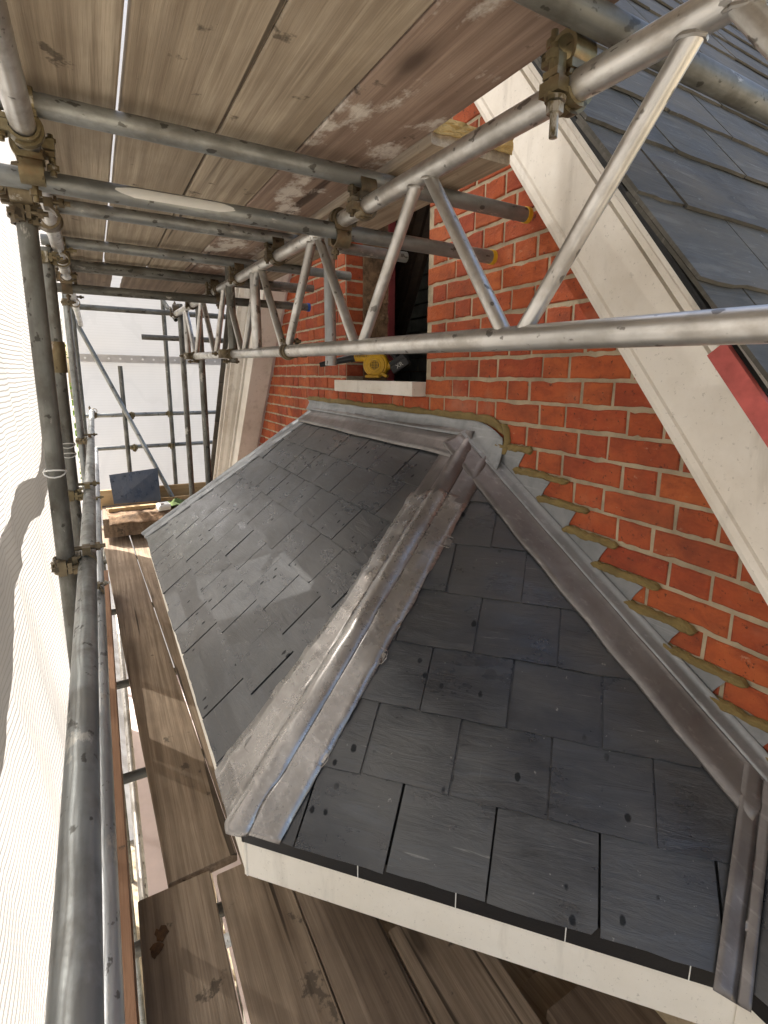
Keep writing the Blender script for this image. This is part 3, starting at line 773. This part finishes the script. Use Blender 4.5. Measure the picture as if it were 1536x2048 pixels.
# ================================================================== scaffold
TR = .0222
scaf = tag(empty('scaffold', (2.5, 1.35, ZG)), 'steel tube scaffold with an aluminium lattice beam around the bay roof', 'scaffold')
def sobj(o): o.parent = scaf; o.matrix_parent_inverse = Matrix.Translation((-2.5, -1.35, -ZG)); return o
def pipe(name, a, b, mat='galv', r=TR, parent=None, n=24):
    a = Vector(a); b = Vector(b); z = (b-a).normalized(); x = z.orthogonal().normalized(); y = z.cross(x)
    mb = MB().tube((0, 0, 0), (0, 0, (b-a).length), r, n, hollow=.86)
    o = link(name, mb.mesh(name, mat, True), parent); frame(o, x, y, z, a)
    if parent is None: sobj(o)
    return o
def coupler_meshes():
    m1 = MB()
    m1.arc_band((0, 0, 0), (0, 0, 1), (1, 0, 0), TR+.0005, TR+.0065, .044, 20, 340, 20)
    m1.arc_band((0, 2*TR+.002, 0), (1, 0, 0), (0, 0, 1), TR+.0005, TR+.0065, .044, 20, 340, 20)
    m1.box((0, TR+.001, 0), (.05, .012, .05))
    m1.box((TR+.012, -.006, 0), (.022, .02, .04)); m1.box((TR+.012, .012, 0), (.02, .01, .03))
    m1.box((0, 2*TR+.008, TR+.012), (.04, .02, .022)); 
    m1.arc_band((0, 0, 0), (0, 0, 1), (1, 0, 0), TR+.006, TR+.012, .016, 60, 300, 16)
    m2 = MB().tube((TR+.016, -.03, 0), (TR+.016, .052, 0), .0062, 10).tube((TR+.016, .03, 0), (TR+.016, .042, 0), .012, 6).tube((TR+.016, -.022, 0), (TR+.016, -.014, 0), .011, 6)
    m3 = MB().tube((0, 2*TR-.03, TR+.018), (0, 2*TR+.055, TR+.018), .0062, 10).tube((0, 2*TR+.03, TR+.018), (0, 2*TR+.042, TR+.018), .012, 6)
    return m1, m2, m3
c1, c2, c3 = coupler_meshes()
CM = {k: (c1.mesh('coupler_band', k, True), c2.mesh('bolt', k, True), c3.mesh('bolt', k, True)) for k in ('steel', 'brass')}
def coupler(loc, axA, axB_side, mat='steel', roll=0):
    """right-angle coupler: grips the tube along axA through loc; the second tube lies on the side axB_side"""
    z = Vector(axA).normalized(); y = Vector(axB_side); y = (y - z*y.dot(z)).normalized(); x = y.cross(z)
    o = link('coupler', CM[mat][0]); frame(o, x, y, z, Vector(loc)); sobj(o)
    for k in (1, 2): link('bolt', CM[mat][k], o)
    return o
SD = Vector((1, .002, .012))                    # the lift climbs a little away from the viewer
def zl_(X, z0, k=.012): return z0 + k*X
# transoms under the upper boards (x, z, end at the wall, start outside, material)
tr = [(.615, .512, -.35, 1.42, 'galv_dark'), (1.362, .515, .03, 1.395, 'galv'), (2.12, .522, .03, 1.40, 'galv'), (2.72, .532, .03, 1.40, 'galv'), (3.28, .541, .03, 1.41, 'galv_dark'), (3.40, .545, .10, 1.41, 'galv_dark'), (4.9, .50, .2, 1.42, 'galv_dark')]
for X, z, y0, y1, mt in tr: pipe('transom', (X, y1, z), (X, y0, z), mt)
pipe('transom', (1.515, 1.62, .420), (1.527, .03, .418), 'galv'); pipe('transom', (3.15, 1.45, .404), (3.15, .12, .41), 'galv_dark')
# coloured plugs in the tube ends
for X, z, mt in ((1.362, .515, 'cap_yellow'), (1.527, .418, 'cap_yellow'), (3.15, .41, 'cap_blue')):
    o = MB().tube((0, 0, 0), (0, -.016, 0), TR*1.1, 20).obj('end_cap', mt, None, True); o.location = (X, .036 if mt != 'cap_blue' else .12, z); sobj(o)
# ledgers along the outside
pipe('ledger', (-.6, 1.333, .462), (6.6, 1.342, .492), 'alu')
# lattice beam
def bpt(X, top): return Vector((X, .575+.016*X, (.432+.0105*X) if top else (.062+.0165*X)))
lb = link('lattice_beam', None); sobj(lb); lb.empty_display_size = .1
def bp(name, a, b, mat='alu', r=TR, n=20): return pipe(name, a, b, mat, r, lb, n)
bp('chord', bpt(-.5, True), bpt(4.85, True)); bp('chord', bpt(-.5, False), bpt(4.35, False))
tops = [-.21+.643*k for k in range(8)]; bots = [.115+.643*k for k in range(7)]
def flat(a, b):                                   # diagonals are slightly flattened tubes
    o = bp('diagonal', a, b, 'alu', .0148, 14); return o
for t_ in tops:
    for b_ in bots:
        if abs(abs(t_-b_) - .32) < .03:
            s_ = .026 if b_ > t_ else -.026
            flat(bpt(t_+s_, True)-zv*.012, bpt(b_-s_, False)+zv*.012)
for X in (2.44, 4.28): bp('post', bpt(X, True)-zv*.015, bpt(X, False)+zv*.015, 'alu', TR*.95)
for X in (.437, 1.08, 1.72):                       # welds
    p = bpt(X, True)-zv*.018
    for s_ in (-.03, .03):
        o = MB().path([p + Vector((s_+.02*math.cos(k*.785), .016*math.sin(k*.785), .004*math.cos(k*.785))) for k in range(9)], .0035, 6).obj('weld', 'alu', lb, True)
# standards
def std(X, Y, z0, z1, mat='galv', lean=(0, 0)): return pipe('standard', (X, Y, z0), (X+lean[0], Y+lean[1], z1), mat)
std(1.66, 1.372, ZG, .46, 'galv_dark', (0, -.004)); std(2.55, 1.378, ZG, .47, 'galv_dark'); std(4.2, 1.378, ZG, 1.6, 'galv'); std(6.35, 1.40, ZG, 1.8, 'galv_dark')
std(-.55, 1.372, ZG, 1.6)
std(4.0, .60, ZG, .56, 'galv_dark'); std(4.75, .62, ZG, .56, 'galv_dark'); std(6.45, .56, ZG, 1.8, 'galv_dark')
pipe('hanger', onX(657, 445, 2.0)+Vector((0, 0, .1)), onX(662, 731, 2.0), 'galv_new')
hx = onX(662, 700, 2.0)
pipe('hanger', (2.9, .62, .60), (2.9, .62, .07), 'galv_dark')
sl_ = MB().tube((0, 0, -.06), (0, 0, .06), TR+.006, 20).obj('sleeve', 'brass', None, True); sl_.location = (2.55, 1.378, .06); sobj(sl_)
# guard rails
pipe('guard_rail', (-.35, 1.318, -.575), (6.5, 1.322, -.395), 'galv'); pipe('guard_rail', (-.35, 1.326, -1.085), (6.5, 1.322, -.80), 'galv_new')
pipe('guard_rail', (6.5, 1.45, -.445), (6.5, -.3, -.425), 'galv'); pipe('guard_rail', (6.5, 1.45, -.80), (6.5, -.2, -.78), 'galv')
a = onX(240, 732, 6.42); b = onX(262, 960, 6.42); pipe('standard', b - zv*.6 + (b-a)*0, a, 'galv_dark')
pipe('brace', onX(150, 640, 6.55), onX(350, 965, 6.2) - zv*.25, 'galv')
pipe('transom', (4.95, .9, .30), (4.95, -.2, .30), 'galv_dark'); 
pipe('brace', onX(325, 600, 6.4), onX(352, 640, 6.1), 'galv_dark')
# deck supports
for X in (1.55, 2.35, 3.15, 4.2, 5.4): pipe('deck_transom', (X, 1.44, -1.765+.012*(X-1.6)), (X, .55 if X > 1.6 else .1, -1.765+.012*(X-1.6)), 'galv_dark')
pipe('ledger', (-.6, 1.345, -1.81), (6.6, 1.345, -1.74), 'galv_dark')
pipe('ledger', (-.6, 1.27, -2.6), (6.6, 1.27, -2.55), 'alu')
pipe('brace', (2.1, 1.25, -2.6), (1.55, 1.0, -1.9), 'galv_new')
# couplers
cps = [((1.66, 1.37, .418), (0, 0, 1), (-1, 0, 0), 'steel'), ((1.66, 1.372, .375), (0, 0, 1), (0, -1, 0), 'steel'), ((1.362, 1.335, .468), (1, 0, .01), (0, 0, 1), 'brass'),
       ((2.12, 1.336, .474), (1, 0, .01), (0, 0, 1), 'steel'), ((2.72, 1.337, .477), (1, 0, .01), (0, 0, 1), 'steel'), ((2.55, 1.376, .43), (0, 0, 1), (0, -1, 0), 'brass'), ((3.15, 1.338, .452), (1, 0, .01), (0, 0, -1), 'steel'),
       ((1.45, 1.334, .466), (1, 0, .01), (0, 0, -1), 'brass'), ((3.28, 1.34, .481), (1, 0, .01), (0, 0, 1), 'steel'), ((4.2, 1.376, .45), (0, 0, 1), (0, -1, 0), 'steel'),
       ((1.66, 1.371, -.52), (0, 0, 1), (0, -1, 0), 'steel'), ((2.55, 1.378, -.50), (0, 0, 1), (0, -1, 0), 'brass'), ((2.55, 1.378, -.95), (0, 0, 1), (0, -1, 0), 'steel'), ((4.2, 1.378, -.455), (0, 0, 1), (0, -1, 0), 'steel'), ((4.2, 1.378, -.9), (0, 0, 1), (0, -1, 0), 'brass'),
       ((6.5, 1.30, -.44), (0, 1, 0), (0, 0, 1), 'steel'), ((6.48, .95, -.44), (0, 1, 0), (-1, 0, 0), 'brass'), ((6.48, .57, -.43), (0, 1, 0), (-1, 0, 0), 'brass'), ((6.48, .95, -.795), (0, 1, 0), (-1, 0, 0), 'brass'), ((6.48, .57, -.79), (0, 1, 0), (-1, 0, 0), 'brass')]
for l_, ax, sd_, mt in cps: coupler(l_, ax, sd_, mt)
for X, sgn, mt in ((.66, 1, 'brass'), (1.362, 1, 'steel'), (2.12, 1, 'steel'), (2.72, 1, 'steel'), (3.28, 1, 'steel'), (4.0, 1, 'steel'), (4.75, 1, 'steel'), (1.52, -1, 'steel'), (3.15, -1, 'steel')):
    coupler(bpt(X, True), bpt(1, True)-bpt(0, True), (0, 0, sgn), mt)
for X, sd_ in ((2.02, -1), (2.9, 1), (4.0, 1)): coupler(bpt(X, False), bpt(1, False)-bpt(0, False), (0, sd_, 0), 'steel')
# hanging bolt of the near coupler
o = MB().tube((0, 0, 0), (0, 0, -.075), .0065, 12).tube((0, 0, -.028), (0, 0, -.042), .013, 6).tube((0, 0, -.02), (0, 0, -.026), .016, 12).box((0, .0, .012), (.02, .016, .05)).obj('bolt', 'brass', None, True)
o.location = bpt(.655, True) + Vector((0, .034, .0)); sobj(o)
# white cable ties on the standards
for X, Y, z in ((1.66, 1.371, -.26), (2.55, 1.378, -.29), (2.55, 1.378, -.33)):
    mb = MB()
    for dz in (-.008, .012): mb.path([(X+(TR+.003)*math.cos(k*.524), Y+(TR+.003)*math.sin(k*.524), z+dz*math.cos(k*.524)) for k in range(13)], .0022, 6)
    sobj(mb.obj('cable_tie', 'cable_tie', None, True))
# painted stripe on the low transom
P = []
for i in range(13):
    an = rad(-40 + 62*i/12); e = (abs(i/6-1))**2; P.append([((TR+.0007)*-math.cos(an), (j/24-.5)*.27*(1-.3*e) + (.012*vn(i*1.9, j) if j in (0, 24) else 0), (TR+.0007)*-math.sin(an)) for j in range(25)])
st = MB().sheet(P).obj('paint_patch', 'white_plastic', None, 'all'); st.location = (1.518, 1.04, .4195); sobj(st)

# ================================================================== scaffold boards
def board(name, x0, x1, yA, yB, z0, z1, th, mat, label, group, lift=0.0, endskew=0.0, bow=.0):
    """board along X; yA/yB = (left edge, right edge) at x0 and x1; z at both ends = top face"""
    mb = MB(); N = 14; rows = []
    L = x1-x0; cx = (x0+x1)/2; cy = (yA[0]+yA[1]+yB[0]+yB[1])/4; cz = (z0+z1)/2
    rb_ = random.Random(label)
    pl = rb_.uniform(0, 50)
    vs = []; 
    for i in range(N+1):
        f = i/N; yl = yA[0]+(yB[0]-yA[0])*f + .0025*vn(f*6, pl); yr = yA[1]+(yB[1]-yA[1])*f + .0025*vn(f*6, pl+9); z = z0+(z1-z0)*f + bow*math.sin(math.pi*f) + .0015*vn(f*4, pl+3)
        xl = x0+L*f + (endskew if i == 0 else 0); xr = x0+L*f - (endskew if i == 0 else 0)
        e = .004
        vs += [(xl-cx, yl-cy, z-cz-th+e), (xl-cx, yl-cy, z-cz-e), (xl-cx, yl-cy-e, z-cz), (xr-cx, yr-cy+e, z-cz), (xr-cx, yr-cy, z-cz-e), (xr-cx, yr-cy, z-cz-th+e), (xr-cx, yr-cy+e, z-cz-th), (xl-cx, yl-cy-e, z-cz-th)]
    fs = []
    for i in range(N):
        for j in range(8): fs.append([i*8+j, i*8+(j+1) % 8, (i+1)*8+(j+1) % 8, (i+1)*8+j])
    fs += [list(range(8))[::-1], list(range(N*8, N*8+8))]
    mb.add(vs, [f[::-1] for f in fs])
    o = mb.obj(name, mat); o.location = (cx, cy, cz); tag(o, label, 'board', group); return o
UZ = .5425; GU_ = 'boards of the upper lift'
ub = [(1.372, 1.166, 'wood_upper', 'grey brown overhead board along the netting, outermost of the upper lift'),
      (1.157, .957, 'wood_upper', 'pale overhead board with large cathedral grain and knots, second from the netting'),
      (.953, .766, 'wood_upper', 'smooth tan overhead board in the middle of the upper lift'),
      (.762, .536, 'wood_plaster', 'brown overhead board splashed with white plaster')]
UB = []
for k, (ya, yb, mt, lb_) in enumerate(ub):
    y_a, y_b = ya*.985+.0, yb
    UB.append(board('scaffold_board', -.45, 3.36, (ya, yb), (ya+.006, yb+.006), UZ+.036+.0035*k*0, UZ+.036+.03, .036, mt, lb_, GU_))
ib = board('scaffold_board', 1.15, 3.3, (.526, .285), (.53, .29), UZ+.036, UZ+.05, .036, 'wood_upper', 'short overhead board with a torn yellow end next to the brick wall', GU_)
P = []
for i in range(13):
    P.append([(1.151 - 2.225 - .006 - .02*abs(vn(i*.9, j*1.1)), .524 - .236*i/12 - .40775 + .004*vn(j, i), -.016 + .034*j/6 - .004 + .005*vn(i*1.3, j)) for j in range(7)])
fz = MB().sheet(P).obj('torn_end', 'torn_grain', ib); solidify(fz, .004, -1)
board('scaffold_board', 3.42, 4.3, (1.34, 1.12), (1.34, 1.12), UZ+.05, UZ+.06, .036, 'wood_dark', 'far overhead board along the netting beyond the double transoms', GU_)
board('scaffold_board', 3.42, 4.1, (1.07, .55), (1.07, .55), UZ+.02, UZ+.02, .036, 'wood_dark', 'wide dark overhead panel over the far double transoms', GU_)
# working deck
GD = 'boards of the working deck'; th = .036
board('scaffold_board', 1.675, 6.4, (1.190, .960), (1.352, 1.115), -1.700, -1.63, th, 'wood_deck', 'long deck board running away below the bay eaves', GD, endskew=-.004)
board('scaffold_board', 1.60, 6.4, (.948, .72), (1.10, .87), -1.704, -1.634, th, 'wood_deck', 'deck board half hidden below the slate eaves', GD)
board('scaffold_board', -.5, 1.655, (1.292, 1.072), (1.284, 1.058), -1.70, -1.70, th, 'wood_deck', 'near deck board with two dark stains beside the toe board', GD)
board('scaffold_board', -.5, 1.625, (1.048, .836), (1.040, .826), -1.70, -1.70, th, 'wood_deck', 'near deck board between the white gap and the dark boards', GD)
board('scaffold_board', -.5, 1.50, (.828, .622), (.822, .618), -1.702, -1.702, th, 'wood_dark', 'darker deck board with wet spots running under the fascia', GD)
board('scaffold_board', -.5, 1.165, (.612, .375), (.612, .360), -1.699, -1.699, th, 'wood_deck', 'short deck board ending below the middle of the fascia', GD)
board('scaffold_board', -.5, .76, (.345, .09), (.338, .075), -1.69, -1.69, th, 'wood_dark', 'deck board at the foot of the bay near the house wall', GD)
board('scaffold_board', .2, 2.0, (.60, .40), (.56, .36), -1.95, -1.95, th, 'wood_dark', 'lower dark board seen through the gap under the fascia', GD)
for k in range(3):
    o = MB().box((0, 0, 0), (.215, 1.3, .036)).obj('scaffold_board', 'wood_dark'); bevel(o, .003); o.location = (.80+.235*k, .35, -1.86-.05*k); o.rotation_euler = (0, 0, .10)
    tag(o, ('grey cross board nearest the viewer in the gap below the fascia', 'middle grey cross board in the gap below the fascia', 'grey cross board closest to the bay wall below the fascia')[k], 'board', 'cross boards below the fascia')
# toe boards on edge
tb = tag(MB().box((0, 0, 0), (5.0, .034, .2)).obj('toe_board', 'wood_red'), 'reddish brown toe board on edge below the guard rails', 'board'); tb.location = (1.9, 1.318, -1.60); tb.rotation_euler = (0, -.012, 0)
tb = tag(MB().box((0, 0, 0), (1.25, .036, .21)).obj('toe_board', 'wood_new'), 'sunlit toe board closing the far end of the deck', 'board'); tb.location = (6.33, .72, -1.33); tb.rotation_euler = (0, 0, math.pi/2)

# lower lift glimpsed through the gaps
for k in range(4):
    board('scaffold_board', -.5, 6.5, (1.30-.235*k, 1.08-.235*k), (1.30-.235*k, 1.08-.235*k), -3.6, -3.55, th, 'mortar' if False else 'pink_soffit', ('pinkish lower lift board nearest the netting', 'pinkish lower lift board, second from the netting', 'pinkish lower lift board, third from the netting', 'pinkish lower lift board nearest the bay')[k], 'boards of the lower lift')

# ================================================================== netting and sheeting
def netY(X, z):
    inward = .10*max(0, min(1, (-.35-z)/.9))*max(0, min(1, (2.8-X)/1.4))
    return 1.462 - inward + .022*vn(X*1.3, z*1.1, 3) + .016*vn(X*4, z*2.5, 8) + .007*vn(X*9, z*3+X*4, 5) + .02*math.sin(X*1.9)*max(0, min(1, -z))
nt_ = tag(empty('debris_netting', (1, 1.46, ZG)), 'white debris netting hung along the outside of the scaffold', 'netting')
def net_length(x0, x1, z0, z1, nx, nz, rag=.0, dy=0):
    P = []
    for i in range(nx+1):
        X = x0 + (x1-x0)*i/nx
        P.append([(X + ((.10*vn(j*.31, x0)+.05*vn(j*.9)) if i in (0, nx) else 0)*rag, netY(X, z0+(z1-z0)*j/nz)+dy, z0+(z1-z0)*j/nz) for j in range(nz+1)])
    o = MB().sheet(P).obj('net_length', 'net', nt_, 'all'); o.matrix_parent_inverse = Matrix.Translation((-1, -1.46, -ZG)); return o
net_length(-1.6, 2.85, ZG, 4.0, 110, 130, .2); net_length(3.35, 5.8, ZG, 4.0, 50, 120, .6, .015); net_length(2.75, 3.45, ZG, 4.0, 14, 110, 0, .03).data.materials[0] = M['net_sun_patch']; net_length(5.7, 7.05, .28, 4.0, 20, 40, .3, .01)  # tops run up out of view, added to filter sun off the wall
P = []
for i in range(91):                               # hem band where two lengths of net overlap
    X = -.8 + 4.2*i/90; zc = -.62 + .14*X + .05*math.sin(X*5.2) + .03*vn(X*3)
    P.append([(X, netY(X, zc+dz)-.012-.006*vn(X*6, dz*9), zc+dz) for dz in (-.06, -.03, 0, .03, .06)])
MB().sheet(P).obj('hem_band', 'hem', nt_, 'all').matrix_parent_inverse = Matrix.Translation((-1, -1.46, -ZG))
XS = 7.0
P = []
for i in range(41):
    Y = -1.6 + 3.05*i/40; P.append([(XS + .03*vn(Y*1.2, z*.9, 2) + .012*vn(Y*5, z*3), Y, z) for z in [ZG+(4.0-ZG)*j/60 for j in range(61)]])
es = tag(MB().sheet(P).obj('end_sheeting', 'sheet', None, 'all'), 'white sheeting closing the far end of the scaffold', 'sheeting')
za = onX(180, 716, XS-.03).z
bd = MB().box((XS-.045, .55, za), (.004, 1.75, .085)).obj('eyelet_band', 'sheet_band', es)
ey = MB()
for k in range(14):
    e = MB().tube((0, 0, 0), (-.004, 0, 0), .012, 12).obj('eyelet', 'eyelet', es); e.location = (XS-.048, 1.34-.115*k, za)

# ================================================================== leaf blower on the sill
bl_ = tag(empty('leaf_blower', onY(752, 757, -.03)), 'yellow cordless leaf blower with black nozzle on the window sill', 'power tool')
BO = Vector(bl_.location)
def lb_part(mb, name, mat, smooth=True):
    o = mb.obj(name, mat, bl_, smooth); return o
c = Vector((0, 0, .092))
rv_ = .09
hs = MB()
for k, (y, r_) in enumerate(((-.045, .9), (-.03, 1.0), (.012, 1.0), (.028, .93), (.036, .8), (.04, .62), (.036, .58), (.042, .45))):
    pass
prof_h = [(-.06, .86), (-.045, 1.0), (.0, 1.0), (.016, .97), (.024, .88), (.024, .8), (.032, .76), (.037, .6), (.037, .52), (.042, .47), (.042, .36), (.03, .33), (.03, .0001)]
P = []
for y, r_ in prof_h: P.append([c + Vector((rv_*r_*math.cos(t*math.pi/14), y, rv_*r_*math.sin(t*math.pi/14)*.97)) for t in range(29)])
lb_part(MB().sheet(P), 'fan_housing', 'yellow_plastic')
gr = MB()
for k in range(-2, 3): gr.box(c + Vector((0, .037, k*.011)), (.055, .004, .003)).box(c + Vector((k*.011, .038, 0)), (.003, .004, .055))
lb_part(gr, 'intake_grille', 'yellow_plastic', False)
lb_part(MB().tube(c + Vector((0, .031, 0)), c + Vector((0, .033, 0)), rv_*.36, 24), 'intake_opening', 'black_plastic')
n0 = c + Vector((.09, -.01, .052)); n1 = c + Vector((.155, -.005, .052)); n2 = n1 + Vector((.25, .02, -.055))
lb_part(MB().tube(c + Vector((.02, -.01, .05)), n0, .036, 20, .03).tube(n0, n1, .03, 20, .03), 'outlet_neck', 'yellow_plastic')
lb_part(MB().tube(n1, n1+(n2-n1)*.12, .033, 20).tube(n1+(n2-n1)*.12, n2, .027, 20, .017), 'nozzle', 'black_plastic')
ft = MB().box(c + Vector((.02, 0, -.078)), (.1, .07, .02)).box(c + Vector((-.062, 0, -.066)), (.05, .06, .022), Matrix.Rotation(-.5, 3, 'Y'))
bevel(lb_part(ft, 'foot', 'yellow_plastic', False), .005)
hd = MB().path([c+Vector((.03, -.01, .07)), c+Vector((-.02, -.01, .105)), c+Vector((-.09, -.01, .1)), c+Vector((-.14, -.01, .05))], .018, 12)
lb_part(hd, 'handle', 'black_plastic')
lb_part(MB().tube(c+Vector((-.06, -.01, -.02)), c+Vector((-.125, -.01, .012)), .026, 14), 'motor_tail', 'yellow_plastic')
Rb = Matrix.Rotation(rad(32), 3, 'Y')
pk = c + Vector((-.175, .0, .0))
bevel(lb_part(MB().box(pk, (.135, .075, .06), Rb), 'battery', 'black_plastic', False), .008)
bevel(lb_part(MB().box(pk + Rb @ Vector((.0, .0, .042)), (.12, .06, .03), Rb), 'battery_shoe', 'black_plastic', False), .006)
def text(body, size, loc, R, mat, parent, inv):
    cu = bpy.data.curves.new('lettering', 'FONT'); cu.body = body; cu.size = size; cu.extrude = .0006; cu.align_x = 'CENTER'; cu.align_y = 'CENTER'
    tmp = bpy.data.objects.new('tmp_text', cu); COL.objects.link(tmp); dg = bpy.context.evaluated_depsgraph_get()
    me = bpy.data.meshes.new_from_object(tmp.evaluated_get(dg)); bpy.data.objects.remove(tmp); me.materials.clear(); me.materials.append(M[mat])
    o = link('lettering', me, parent); mt = R.to_4x4(); mt.translation = loc; o.matrix_parent_inverse = inv; o.matrix_local = mt; return o
# lettering faces outwards (+Y): text x runs towards -X as seen from outside
RT = Matrix(((-1, 0, 0), (0, 0, 1), (0, 1, 0))).transposed()
RT = Matrix(((-1, 0, 0), (0, 0, 1), (0, 1, 0)))
RT = Matrix.Rotation(math.pi, 3, 'Z') @ Matrix.Rotation(math.pi/2, 3, 'X')
inv = Matrix.Identity(4)
M['ink_black'] = plain('black_print', (.01, .01, .01), .5, var=.05); M['ink_white'] = plain('grey_print', (.45, .45, .42), .5, var=.05)
text('DEWALT', .022, c + Vector((.1, .026, .058)), RT, 'ink_black', bl_, inv)
text('XR', .04, pk + Vector((0, .039, 0)), Matrix.Rotation(rad(32), 3, 'Y') @ RT, 'ink_white', bl_, inv)

bl_.rotation_euler = (0, 0, rad(48)); bl_.scale = (.76,)*3
# ================================================================== things left at the far end of the deck
XP = 6.12
def quad_panel(px, X0_, X1_, th_):
    return None
p = [onX(218, 950, 6.22), onX(315, 936, 6.22), onX(322, 1001, 6.02), onX(228, 1008, 6.02)]
nrm = (p[1]-p[0]).cross(p[3]-p[0]).normalized(); nrm = nrm if nrm.x < 0 else -nrm
lp = MB().prism(p, -nrm*.012).obj('leaning_slate', 'slate', center=True); tag(lp, 'large dark slate leaning at the far end of the deck', 'slate')
zp = onX(228, 1012, 6.0).z
for k, (y0_, y1_, x_, z_) in enumerate(((1.26, .60, 5.92, zp-.02), (1.28, .2, 6.12, zp-.06), (1.0, .15, 6.2, zp-.02))):
    o = MB().box((0, 0, 0), (.05, abs(y0_-y1_), .035)).obj('timber_batten', 'wood_new'); o.location = (x_, (y0_+y1_)/2, z_); o.rotation_euler = (0, 0, (.02, .04, -.05)[k])
    tag(o, ('pale timber batten lying in front of the leaning slate', 'long pale batten under the leaning slate', 'pale batten behind the green cloth near the bay')[k], 'batten', 'battens on the far deck')
o = MB().box((0, 0, 0), (.62, 1.15, .19)).obj('timber_stack', 'wood_dark'); o.location = (6.02, .74, zp-.155); tag(o, 'low stack of timber under the hessian at the far end', 'timber stack')
P = []
for i in range(25):
    row = []
    for j in range(25):
        x = 5.58 + .5*i/24; y = 1.27 - .75*j/24; z = zp - .045 + .018*vn(x*7, y*6) + .01*vn(x*19, y*17)
        if i < 7: z -= (7-i)/7*(.07+.03*vn(y*5, 3)); x += .05*(7-i)/7*(1+vn(y*6))
        row.append((x, y + .03*vn(x*5, 1), z))
    P.append(row)
hs = MB().sheet(P).obj('hessian_sack', 'rubble', None, 'all'); solidify(hs, .004, 1); tag(hs, 'brown hessian sacking spread over the timber at the far end', 'sacking')
P = []
for i in range(19):
    row = []
    for j in range(19):
        x = 5.78 + .22*i/18; y = .80 - .32*j/18; r_ = math.hypot((i-9)/9, (j-9)/9)
        z = zp - .01 + .06*max(0, vn(x*15, y*13)+.35)*max(0, 1.1-r_) + .012*vn(x*40, y*35)
        row.append((x+.02*vn(y*20, 2), y+.02*vn(x*20, 5), z))
    P.append(row)
gc = MB().sheet(P).obj('green_cloth', 'cloth_green', None, 'all'); solidify(gc, .003, 1); tag(gc, 'crumpled green cloth beside the white box at the far end', 'cloth')
pt = onX(325, 998, 5.75)
bx = tag(empty('plastic_box', (pt.x, pt.y, zp-.03)), 'small white plastic tub lying on the hessian', 'tub')
o = MB().box((0, 0, .033), (.085, .125, .06)).obj('body', 'white_plastic', bx); bevel(o, .014, 3)
o = MB().box((0, 0, .066), (.07, .11, .008)).obj('lid', 'white_plastic', bx); bevel(o, .004)
o = MB().box((-.012, .018, .071), (.025, .03, .002)).obj('print', 'rubble', bx)
bx.rotation_euler = (0, -.25, .35)

# small things on the deck
for k, (x, y, sz) in enumerate(((1.506, 1.225, .026), (1.462, 1.245, .022))):
    mb = MB(); n = 14
    mb.prism([Vector((sz*(1+.9*vn(i*1.7, k*9))*math.cos(2*math.pi*i/n), sz*.8*(1+.9*vn(i*1.3, k*5+3))*math.sin(2*math.pi*i/n), 0)) for i in range(n)], (0, 0, .0012))
    o = mb.obj('dead_leaf', 'leaf_brown'); o.location = (x, y, -1.6985); tag(o, ('larger brown dead leaf lying on the near deck board', 'smaller brown dead leaf nearer the viewer on the near deck board')[k], 'leaf', 'dead leaves on the deck')

# ================================================================== tree outside the netting
def tree(loc, h, R_, seed, label):
    t_ = tag(empty('garden_tree', loc), label, 'tree', 'garden trees beyond the scaffold'); rs = random.Random(seed)
    mb = MB().tube((0, 0, 0), (0, 0, h*.55), .14, 10, .07)
    for k in range(9):
        a = rs.uniform(0, 6.28); mb.tube((0, 0, h*rs.uniform(.3, .55)), (R_*.7*math.cos(a), R_*.7*math.sin(a), h*rs.uniform(.6, .9)), .05, 6, .012)
    mb.obj('trunk', 'dark_timber', t_, True)
    lv = MB()
    for k in range(9000):
        while True:
            p = Vector((rs.uniform(-1, 1), rs.uniform(-1, 1), rs.uniform(-1, 1)))
            if p.length < 1: break
        cl = vn(p.x*2.3+seed, p.y*2.3, p.z*2.3)
        if cl < -.12: continue
        p = Vector((p.x*R_, p.y*R_, h*.66 + p.z*h*.36)); s_ = rs.uniform(.03, .06)
        d = Vector((rs.uniform(-1, 1), rs.uniform(-1, 1), rs.uniform(-1, 1))).normalized(); e = d.orthogonal().normalized()*s_*.5; d = d*s_
        lv.add([p-d, p+e, p+d, p-e], [[0, 1, 2, 3]])
    lv.obj('crown', 'leaf', t_)
def leafm():
    t = NT('bright_leaf'); n = t.noise(t.coord((2, 2, 2)), 1.0, 3)
    c = t.mix(t.ramp(n, (.35, 0.0), (.65, 1.0)), (.05, .11, .012), (.12, .2, .02))
    d = t.n('ShaderNodeBsdfDiffuse', I_Color=c); tl = t.n('ShaderNodeBsdfTranslucent', I_Color=c)
    mx = t.n('ShaderNodeMixShader', i0=.4, i1=d.outputs[0], i2=tl.outputs[0]); t.t.links.new(mx.outputs[0], t.out.inputs[0]); return t.m
M['leaf'] = leafm()
tree((9.0, 2.3, ZG), 6.3, 1.5, 2, 'leafy green tree glimpsed at the corner beyond the netting')
tree((13.5, 3.6, ZG), 8.5, 2.4, 7, 'taller green tree farther beyond the corner of the scaffold')
